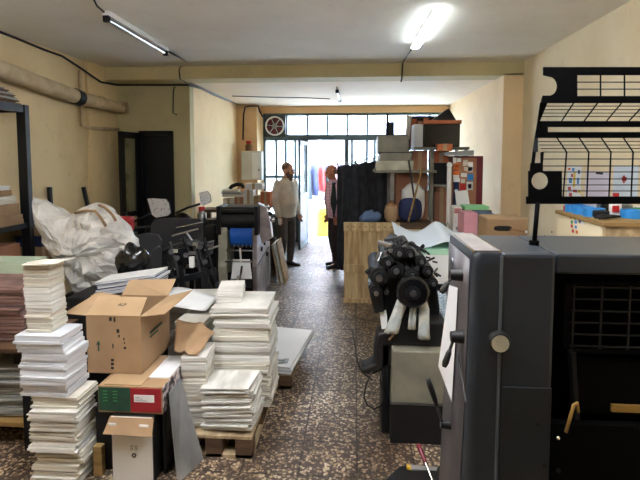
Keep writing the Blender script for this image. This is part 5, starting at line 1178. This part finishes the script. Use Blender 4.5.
poster(613,166,639,200,'sheet_bluewhite','pale blue poster with a red maple-like mark on the right wall',[(622,177,626.5,181,'red'),(623,175.5,625,183,'red')])
# ================================================================== ROLLER MACHINE BY THE PRESS
rq=rect(391,447,351,444,2.9); rm=thing('roller_machine','small black machine with a fan of ink rollers over a beige base','machine',((rq[0]+rq[1])/2,3.1,0))
zmid=at(420,404,2.9).z; zr=at(420,352,2.9).z
x0,x1=at(391,404,2.9).x,at(450,404,2.9).x
MB().hexa([Vector((x0,2.9,zmid)),Vector((x1,2.9,zmid)),Vector((x1,3.35,zmid)),Vector((x0,3.35,zmid)),Vector((x0+.008,2.905,zr)),Vector((x1,2.905,zr)),Vector((x1,3.35,zr)),Vector((x0+.008,3.35,zr))]).build('base_cover','machine_green',rm,bevel=.008)
MB().box(x0-.004,x1,2.895,3.36,0,zmid-.006).build('plinth','black_rubber',rm,bevel=.005)
MB().box(x0-.004,x1,2.892,3.3,zmid-.0055,zmid+.002).build('trim_strip','steel',rm)
MB().box(x0-.05,x0-.005,3.0,3.3,0,zr).build('leg','black_metal',rm,bevel=.005)
# black body above
bx0,bx1=at(381,300,3.2).x,at(446,300,3.2).x
b=MB(); prof=[at(x,y,3.15) for x,y in ((386,352),(383,318),(376,300),(374,280),(379,262),(389,250),(400,246),(416,252),(428,264),(437,284),(440,310),(436,352))]
MB().box(x0+.02,x1-.01,2.985,3.34,zr+.002,at(420,322,2.99).z).build('lower_body','black_rubber',rm,bevel=.01)
b.prism(prof,(0,.35,0)).build('side_plate','black_metal',rm,bevel=.01)
def roller(px,py,r,Y0=2.98,Y1=3.5,m='black_rubber',core='steel'):
    c=at(px,py,Y0); o=MB().cyl(c,(c.x,Y1,c.z),r,n=20).build('ink_roller',m,rm,smooth=True)
    MB().cyl((c.x,Y0-.02,c.z),(c.x,Y0+.0,c.z),r*.62,n=16).build('roller_cap','black_metal',o,smooth=True); MB().cyl((c.x,Y0-.045,c.z),(c.x,Y0-.02,c.z),r*.36,n=14).build('spindle',core,o,smooth=True)
for p in ((379,277,.058),(399,253,.042),(421,261,.034),(428,271,.034),(388,262,.04),(410,254,.034),(376,292,.04),(433,283,.032),(396,270,.05),(412,275,.045)): roller(*p)
cd_=at(412.5,292,2.875)
fw=MB().lathe([(.02,-.03),(.085,-.026),(.096,-.012),(.1,.0),(.1,.03),(.085,.045)],cd_,36,(0,1,0)).build('hand_wheel','black_gloss',rm,smooth=True)
MB().lathe([(.045,-.034),(.045,-.026)],cd_,24,(0,1,0)).build('wheel_hub','black_metal',fw); MB().lathe([(.02,-.05),(.02,-.03)],cd_,16,(0,1,0)).build('centre_bolt','dark_steel',fw)
# silvery bits of mechanism on the top edge
for (pa,pb,w_,m) in (((378,242),(392,246),.05,'steel'),((381,252),(377,262),.035,'steel'),((396,243),(402,240),.02,'black_metal'),((399,236),(400,246),.018,'black_metal'),((411,247),(419,257),.02,'steel'),((409,243),(426,252),.016,'black_metal'),((420,249),(424,245),.012,'black_metal'),((373,268),(366,273),.03,'black_rubber'),((392,238),(397,247),.014,'dark_steel'),((384,240),(402,238),.012,'dark_steel')):
    MB().bar(at(*pa,3.04),at(*pb,3.02),w_,.02).build('lever',m,rm,bevel=.003)
for p,m in (((390,249),'steel'),((394,262),'dark_steel'),((404,247),'dark_steel'),((416,266),'dark_steel'),((406,266),'steel'),((427,290),'dark_steel'),((386,290),'dark_steel'),((424,278),'chrome'),((400,276),'chrome')):
    q_=at(*p,3.05); MB().cyl((q_.x,2.98,q_.z),(q_.x,3.15,q_.z),.014,n=10).build('screw',m,rm,smooth=True)
MB().prism([at(x,y,3.02) for x,y in ((368,286),(382,284),(385,312),(374,314))],(0,.2,0)).build('ink_trough','black_metal',rm,bevel=.01)
MB().prism([at(x,y,3.05) for x,y in ((380,313),(387,315),(388,336),(382,332))],(0,.15,0)).build('white_guard','white_plain',rm)
random.seed(31)
for k in range(26):
    a=PI*(.02+.96*k/25); px_,py_=407-30*math.cos(a)+random.uniform(-3,3), 283-38*math.sin(a)+random.uniform(-3,4); q_=at(px_,py_,random.uniform(2.95,3.2)); d_=Vector((random.uniform(-1,1),random.uniform(-.6,.6),random.uniform(-.7,1))).normalized()*random.uniform(.012,.034)
    MB().bar(q_-d_,q_+d_,random.choice((.008,.012,.018)),.012).build('linkage',random.choice(('black_metal','black_metal','black_rubber','steel','dark_steel')),rm,bevel=.002)
# cloth rags hanging from the machine
def rag(pts,w_,label,Y=2.925):
    b=MB(); R_=[]
    for i,(x,y) in enumerate(pts):
        c=at(x,y,Y); R_.append([Vector((c.x+w_*(.62+.38*min(1,i/2))*(1+.12*math.sin(i*2+k))*math.cos(2*PI*k/14),Y+w_*.55*math.sin(2*PI*k/14)+.006*math.sin(4*k),c.z)) for k in range(14)])
    b.rings(R_); return tag(b.build('cloth_rag','ragcloth',smooth='all'),label,'rag','rags hanging from the machine')
MT['ragcloth']=mat('ragcloth',(214,214,204),.9,rgb2=(176,184,184),scale=16,lo=.45,hi=.6)
rag([(403,297),(400,307),(396,318),(393,328),(391,333)],.042,'left slanting white rag hanging from the black roller machine')
rag([(414,299),(413,311),(412,322),(412,329)],.026,'narrow white rag hanging in the middle of the roller machine')
rag([(422,297),(424,309),(424,322),(424,333),(424,339)],.036,'right white rag with faint colour stains on the roller machine')
b=MB(); 
bootp=[at(x,y,3.0) for x,y in ((377,333),(394,330),(398,338),(398,362),(376,374),(372,376),(362,374),(361,369),(374,364),(374,348))]
b.prism(bootp,(0,.14,0)); b.build('rubber_cover','black_rubber',rm,bevel=.018,smooth=True)
MB().tube([at(*p,2.93) for p in ((389,340),(394,334),(398,330))],.007).build('wire_hook','kraft_inside',rm,smooth='all')
cl=[at(x,y,2.98) for x,y in ((372,372),(366,385),(364,396),(367,405),(374,409),(381,406),(384,398),(381,380),(380,372))]
MB().tube(cl,.006,6).build('looped_cable','cable_black',rm,smooth='all')
flc=[onz(345,335,.006),onz(352,345,.006),onz(356,362,.006),onz(362,378,.006)]
tag(MB().tube([onz(x,y,.008) for x,y in ((352,330),(355,345),(357,360),(362,372),(372,380))],.007,6).build('floor_cable','cable_black',smooth='all'),'thin black cable lying on the tiles beside the roller machine','cable')
# black tray and screwdriver at the lower edge
c=onz(396,478,.0); tr=thing('black_tray','low black tray on the floor at the lower edge of the aisle','tray',(c.x+.1,2.62,0))
tx0,tx1=at(377,478,2.6).x,at(470,478,2.6).x
MB().hexa([Vector((tx0,2.46,.0)),Vector((tx1,2.46,.0)),Vector((tx1,2.64,.0)),Vector((tx0+.12,2.64,.0)),Vector((tx0,2.46,.035)),Vector((tx1,2.46,.05)),Vector((tx1,2.63,.05)),Vector((tx0+.13,2.63,.035))]).build('body','black_rubber',tr,bevel=.012)
MB().bar(at(407,470,2.60)+Vector((0,0,.02)),at(412,472,2.60)+Vector((0,0,.02)),.03,.012).build('yellow_tip','yellow',tr); st_=MB().bar(at(411,471,2.60)+Vector((0,0,.02)),at(447,474,2.60)+Vector((0,0,.02)),.034,.012).build('grey_strap','grey_plain',tr)
sA,sC_=at(418,444,2.64),onz(433,482,.055); sB_=(sA+sC_)/2
sd=thing('screwdriver','red handled screwdriver with a bright blade standing in the black tray','screwdriver',sC_)
d=(sB_-sA).normalized()
MB().lathe([(.008,0),(.014,.008),(.015,.04),(.011,.075),(.0125,.1),(.008,.105)],sA,14,d).build('handle','maroon',sd,smooth=True); MB().cyl(sA+d*.1,sC_+d*.05,.0055,n=10).build('blade','chrome',sd,smooth=True)

# ================================================================== BIG OFFSET PRESS AT THE RIGHT
PN=1.5; PF=1.87
xa=at(473.5,253,PN).x; xb=at(502,252,PN).x; pz=at(490,252.5,PN).z
pr=thing('offset_press','large dark grey offset press with a raised black wire guard at the right','press',(.9,1.7,0))
# left side frame, flaring outward to the floor
def prof(z): 
    t=max(0,min(1,(pz-z)/pz)); return -.035*t*t-.01*t
R_=[]
zs=[0,.3,.6,.9,1.15,1.3,pz-.05,pz-.015,pz]
b=MB()
def ringz(z,inset=0):
    f=prof(z); pts=[]
    x_l=xa+f+inset; x_r=xb-.002; y0=PN+inset*.8-(.02*(1-(z/pz)) if z<.6 else 0); y1=PF+.02*(1-z/pz)-inset
    r=.03; c=[]
    for k in range(7):
        a=PI+ (PI/2)*k/6; c.append(Vector((x_l+r+r*math.cos(a),y0+r+r*math.sin(a),z)))
    c.append(Vector((x_r,y0,z))); c.append(Vector((x_r,y1,z))); c.append(Vector((x_l,y1,z)))
    return c
b.rings([ringz(z) for z in zs[:-2]]+[ringz(pz-.012,.0),ringz(pz-.002,.006)]); side=b.build('side_frame','press_paint',pr,smooth=True)
# brownish skin of the aisle side
def skin(u,v):
    z=.02+(pz-.05)*v; return Vector((xa+prof(z)-.0025,PN+.035+(PF-.005-PN-.035)*u,z))
MB().grid(skin,2,14).build('side_panel','press_side',pr,solid=.003,smooth='all')
MB().box(xa+.006,xb-.004,PN+.015,PF-.01,pz-.002,pz+.004).build('top_plate','press_top',pr,bevel=.002)
for x in (xa+.002,xb-.002): MB().cyl((x,PN+.008,pz+.001),(x,PF-.01,pz+.001),.0042,n=10).build('trim_strip','chrome',pr,smooth=True)
# front cover right of the frame
xo=at(556,300,PN).x; XE=1.4
MB().box(xb+.001,xo,PN+.004,PF,0,pz-.003).build('front_cover','press_paint',pr,bevel=.012)
MB().box(xo,XE,PN+.004,PF,pz-.085+.02,pz-.003).build('top_cover','press_paint',pr,bevel=.008)
MB().cyl((xb-.0005,PN+.0,.05),(xb-.0005,PN+.0,pz-.01),.005,n=10).build('edge_strip','press_edge',pr,smooth=True)
zl=at(520,387,PN).z
MB().box(xb+.008,xo-.004,PN-.004,PN+.004,0.02,zl).build('shade_panel','press_shade',pr,bevel=.002)  # darker sheet paints in the shade across the lower front
for p in ((536.5,423),(543.5,464),(558,470)):
    q_=at(*p,PN); MB().cyl((q_.x,PN-.008,q_.z),(q_.x,PN,q_.z),.006,n=12).build('screw','black_metal',pr)
# opening with inner grille
MB().box(xo,XE,PF-.03,PF,0,pz-.066).build('inner_back','guard_black',pr)
MB().box(XE-.02,XE,PN+.01,PF-.03,0,pz-.066).build('far_frame','press_paint',pr)
zi0=at(580,352,PN+.05).z; zi1=at(580,281,PN+.05).z; xi=at(564,300,PN+.05).x
gb=MB(); gb.box(xi,XE-.03,PN+.045,PN+.055,zi1-.012,zi1); gb.box(xi,xi+.02,PN+.045,PN+.055,zi0,zi1); gb.box(xi,XE-.03,PN+.045,PN+.055,zi0,zi0+.012)
gg=gb.build('inner_guard_frame','guard_black',pr)
mg=MB()
for k in range(6): z=zi0+.02+(zi1-zi0-.04)*k/5; mg.bar((xi+.01,PN+.05,z),(XE-.03,PN+.05,z),.005)
for k in range(8): mg.bar((xi+.03+.085*k,PN+.05,zi0),(xi+.03+.085*k,PN+.05,zi1),.006)
mg.build('inner_wire_mesh','black_metal',gg)
MB().bar((xi+.02,PN+.03,zi0+.01),(xi+.045,PN+.04,at(590,425,PN).z),.014,.03).build('inner_arm','black_metal',pr)
MB().box(xi+.05,XE-.03,PN+.06,PN+.09,at(600,425,PN).z,zi0-.03).build('inner_plate','guard_black',pr,bevel=.006)
for k in range(3):
    z=at(600,375+14*k,PN+.06).z; MB().cyl((xi+.07,PN+.1,z),(XE-.03,PN+.1,z),.018).build('inner_roller','black_metal',pr,smooth=True)
q_=rect(612,640,406,412,PN+.05); MB().box(q_[0],q_[1]+.1,PN+.05,PN+.06,q_[2],q_[3]).build('brass_plate','amber',pr)
MB().box(xo+.002,XE-.02,PN+.02,PN+.05,0,at(600,428,PN).z).build('lower_inner_cover','guard_black',pr,bevel=.005)
MB().tube([at(566,432,PN-.005),at(570,418,PN-.012),at(574,405,PN-.015),at(577,403,PN-.012),at(578,412,PN-.002)],.0055,8).build('yellow_latch','amber',pr,smooth='all'); MB().ball(at(558,438,PN-.006),.007,10,8).build('latch_bolt','chrome',pr,smooth=True)
# knob on the front corner
kc=at(499,342,PN-.004)
kn=MB().lathe([(.036,.03),(.036,.0),(.031,-.012),(.027,-.014)],kc,30,(0,1,0)).build('control_knob','black_rubber',pr,smooth=True)
MB().lathe([(.0265,-.0165),(.0265,-.012)],kc,28,(0,1,0)).build('knob_face','machine_cream',kn,smooth=True); MB().ball(kc+Vector((-.01,-.0165,.006)),.0022,8,6).build('screw_dot','grey_plain',kn)
# levers on the aisle side
def lever(hub,tip,r,L=.04,m='black_rubber'):
    def onside(px,py):
        p=onx(px,py,xa-.0); z=p.z; return onx(px,py,xa+prof(max(0,z))-.004)
    h=onside(*hub); o=MB().cyl(h+Vector((.004,0,0)),h-Vector((L,0,0)),r,r*.8,n=20).build('lever_hub',m,pr,smooth=True)
    e=h-Vector((L*.7,0,0)); t=ray(*tip); 
    tp=EYE+t*((e.y-.02)/t.y); d=tp-e
    MB().tube([e,e+d*.5],.005,8).build('lever_arm','dark_steel',o,smooth='all'); MB().tube([e+d*.42,e+d*.55,e+d*.85,e+d*1.0],[.006,.0095,.011,.007],12).build('lever_grip','black_rubber',o,smooth='all')
lever((462,275),(441,293),.022); lever((463,337),(444,367),.022)
lever((450,425),(428,379),.016,.035)
p_=onx(453,262,xa-.002); b=MB(); b.rings([[(xa-.002-xx,p_.y+rr*math.cos(2*PI*k/16)*1.0,p_.z+rr*math.sin(2*PI*k/16)) for k in range(16)] for rr,xx in ((.018,0),(.018,.006),(.012,.006),(.012,0))],cap=False); b.build('ring_plate','steel',pr,smooth=True)
p0_,p1_=onx(458,355,xa-.02),onx(466,402,xa-.02); MB().tube([p0_,p1_],.003).build('thin_rod','dark_steel',pr)
# white paper taped on the aisle side
pp=[]
for x,y in ((449.5,285),(458,288),(452,402),(438.5,366)):
    q_=onx(x,y,xa-.005); q_=onx(x,y,xa+prof(q_.z)-.008); pp.append(q_)
tag(MB().hexa(pp+[v+Vector((-.0012,0,0)) for v in pp]).build('taped_sheet','sheet_white'),'white sheet of paper taped to the side of the large press','paper')
# ---- raised wire guard, bent in four sections
gd=[ (1.60,at(600,67,1.60).z), (1.60,at(600,103,1.60).z), (1.72,at(600,121,1.72).z), (1.72,at(600,138,1.72).z), (1.66,at(600,152,1.66).z), (1.66,at(600,203,1.66).z) ]
GX1=1.32
def gp(px,py,seg):
    """point of the picture on section seg of the guard"""
    (ya,za),(yb,zb)=gd[seg],gd[seg+1]; r=ray(px,py)
    n=Vector((0,zb-za,-(yb-ya))); k=(Vector((0,ya,za))-EYE).dot(n)/r.dot(n); return EYE+r*k
G=MB(); th=Vector((0,.006,0))
def poly(pts,seg): G.prism([gp(x,y,seg) for x,y in pts],th)
# right end is off the picture: x = 700
RX=705
poly([(543.5,67),(RX,67),(RX,75),(543.5,75)],0)
arcp=[(549.5+8*math.cos(a),86+9.5*math.sin(a)) for a in [-PI/2+PI*k/12 for k in range(13)]]
poly([(543.5,75)]+[(549.5,76.5)]+arcp[1:-1]+[(549.5,95.5),(543,95.5),(541,103),(577,103),(577,75)],0)
poly([(577,96),(RX,96),(RX,103),(577,103)],0)
for py in (75,):
    pass
poly([(540.5,103),(547.5,103),(540,121),(538,121)],1)
poly([(538,121),(RX,121),(RX,127),(548,127),(548,132),(RX,132),(RX,138),(535,138)],2)
poly([(535,138),(538,138),(538,152),(533,152)],3)
# lower left plate with the round hole: built around the hole
hc=(540,181); hr=8.5; n=24; outer=[]
angs=sorted([2*PI*k/20 for k in range(20)]+[math.atan2(197-181,562-540),PI-math.atan2(197-181,540-528.5),PI+math.atan2(181-171,540-528.5),2*PI-math.atan2(181-171,562-540)]); n=len(angs)
for a in angs:
    dx,dy=math.cos(a),math.sin(a); ux=(562-hc[0]) if dx>0 else (hc[0]-528.5); uy=(197-hc[1]) if dy>0 else (hc[1]-171)
    s=min(abs(ux/dx) if abs(dx)>1e-6 else 1e9, abs(uy/dy) if abs(dy)>1e-6 else 1e9); outer.append((hc[0]+dx*s,hc[1]+dy*s))
inner=[(hc[0]+hr*math.cos(a),hc[1]+hr*math.sin(a)) for a in angs]
for k in range(n):
    j=(k+1)%n; G.prism([gp(*outer[k],4),gp(*outer[j],4),gp(*inner[j],4),gp(*inner[k],4)],th)
poly([(533,152),(536,152),(534,171),(531,171)],4); poly([(531,163),(543,163),(543,172),(530,172)],4)
poly([(541,152),(544,152),(543,164),(541,164)],4)
poly([(526.5,196.5),(RX,196.5),(RX,204),(526.5,204)],4)
gf=G.build('guard_frame','guard_black',pr)
Wm=MB(); 
def wire(p,q,seg,r=.0017): Wm.tube([gp(*p,seg)+th*.5,gp(*q,seg)+th*.5],r,6)
for y in (82,89): wire((577,y),(RX,y),0)
for k in range(6): wire((577+24*k,75),(577+24*k,97),0,.0024)
for y in (106,109.5,113,116.5): wire((546-(y-103)*.35,y),(RX,y),1,.0014)
for k in range(7): wire((574+24*k,103),(562+22.5*k,121),1,.0024)
for y in (141.5,145,148.5,152): wire((537+(y-138)*.4,y),(RX,y),3,.0014)
for k in range(7): wire((557.5+22.2*k,138),(567+22.2*k,152),3,.0024)
for y in (159,166): wire((542,y),(RX,y),4)
for y in (172,179,185,191): wire((562,y),(RX,y),4)
for k in range(7): wire((567+22.2*k,152),(565+22.2*k-1.5*(k==0),197),4,.0024)
Wm.build('wire_mesh','guard_black',gf)
a_=gp(538,202,4); c_=Vector((at(534,245,1.66).x,1.66,pz))
MB().tube([a_+th*.5,Vector((c_.x,1.66,pz-.01))],.0075,10).build('guard_post','guard_black',pr,smooth='all'); MB().cyl((c_.x,1.66,pz-.004),(c_.x,1.66,pz+.012),.016).build('post_base','guard_black',pr)
MB().cyl((1.2,1.664,gd[5][1]-.002),(1.2,1.664,pz-.01),.0075,n=10).build('guard_post','guard_black',pr)

# ================================================================== LIGHT, WORLD, VIEW
sun=bpy.data.lights.new('sun','SUN'); so=bpy.data.objects.new('sun',sun); C.objects.link(so)
sun.energy=SUN; sun.angle=.01; sun.color=(1,.96,.9)
so.rotation_euler=Vector((.25,.42,-.87)).to_track_quat('-Z','Y').to_euler()
so.location=(0,12,10)
wd=bpy.data.worlds.new('sky'); bpy.context.scene.world=wd; wd.use_nodes=True
bg=wd.node_tree.nodes['Background']; sk_=wd.node_tree.nodes.new('ShaderNodeTexSky'); sk_.sky_type='NISHITA'; sk_.sun_disc=False; sk_.sun_elevation=math.radians(58); sk_.sun_rotation=math.radians(200)
wd.node_tree.links.new(sk_.outputs['Color'],bg.inputs['Color']); bg.inputs['Strength'].default_value=SKY
sc=bpy.context.scene
sc.view_settings.view_transform='Standard'; sc.view_settings.look='None'; sc.view_settings.gamma=1; sc.view_settings.use_curve_mapping=False
sc.view_settings.exposure=EXPO
sc.cycles.max_bounces=8; sc.cycles.diffuse_bounces=5; sc.cycles.glossy_bounces=4; sc.cycles.transparent_max_bounces=12; sc.cycles.caustics_reflective=False; sc.cycles.caustics_refractive=False
sc.cycles.sample_clamp_indirect=6; sc.cycles.use_denoising=True
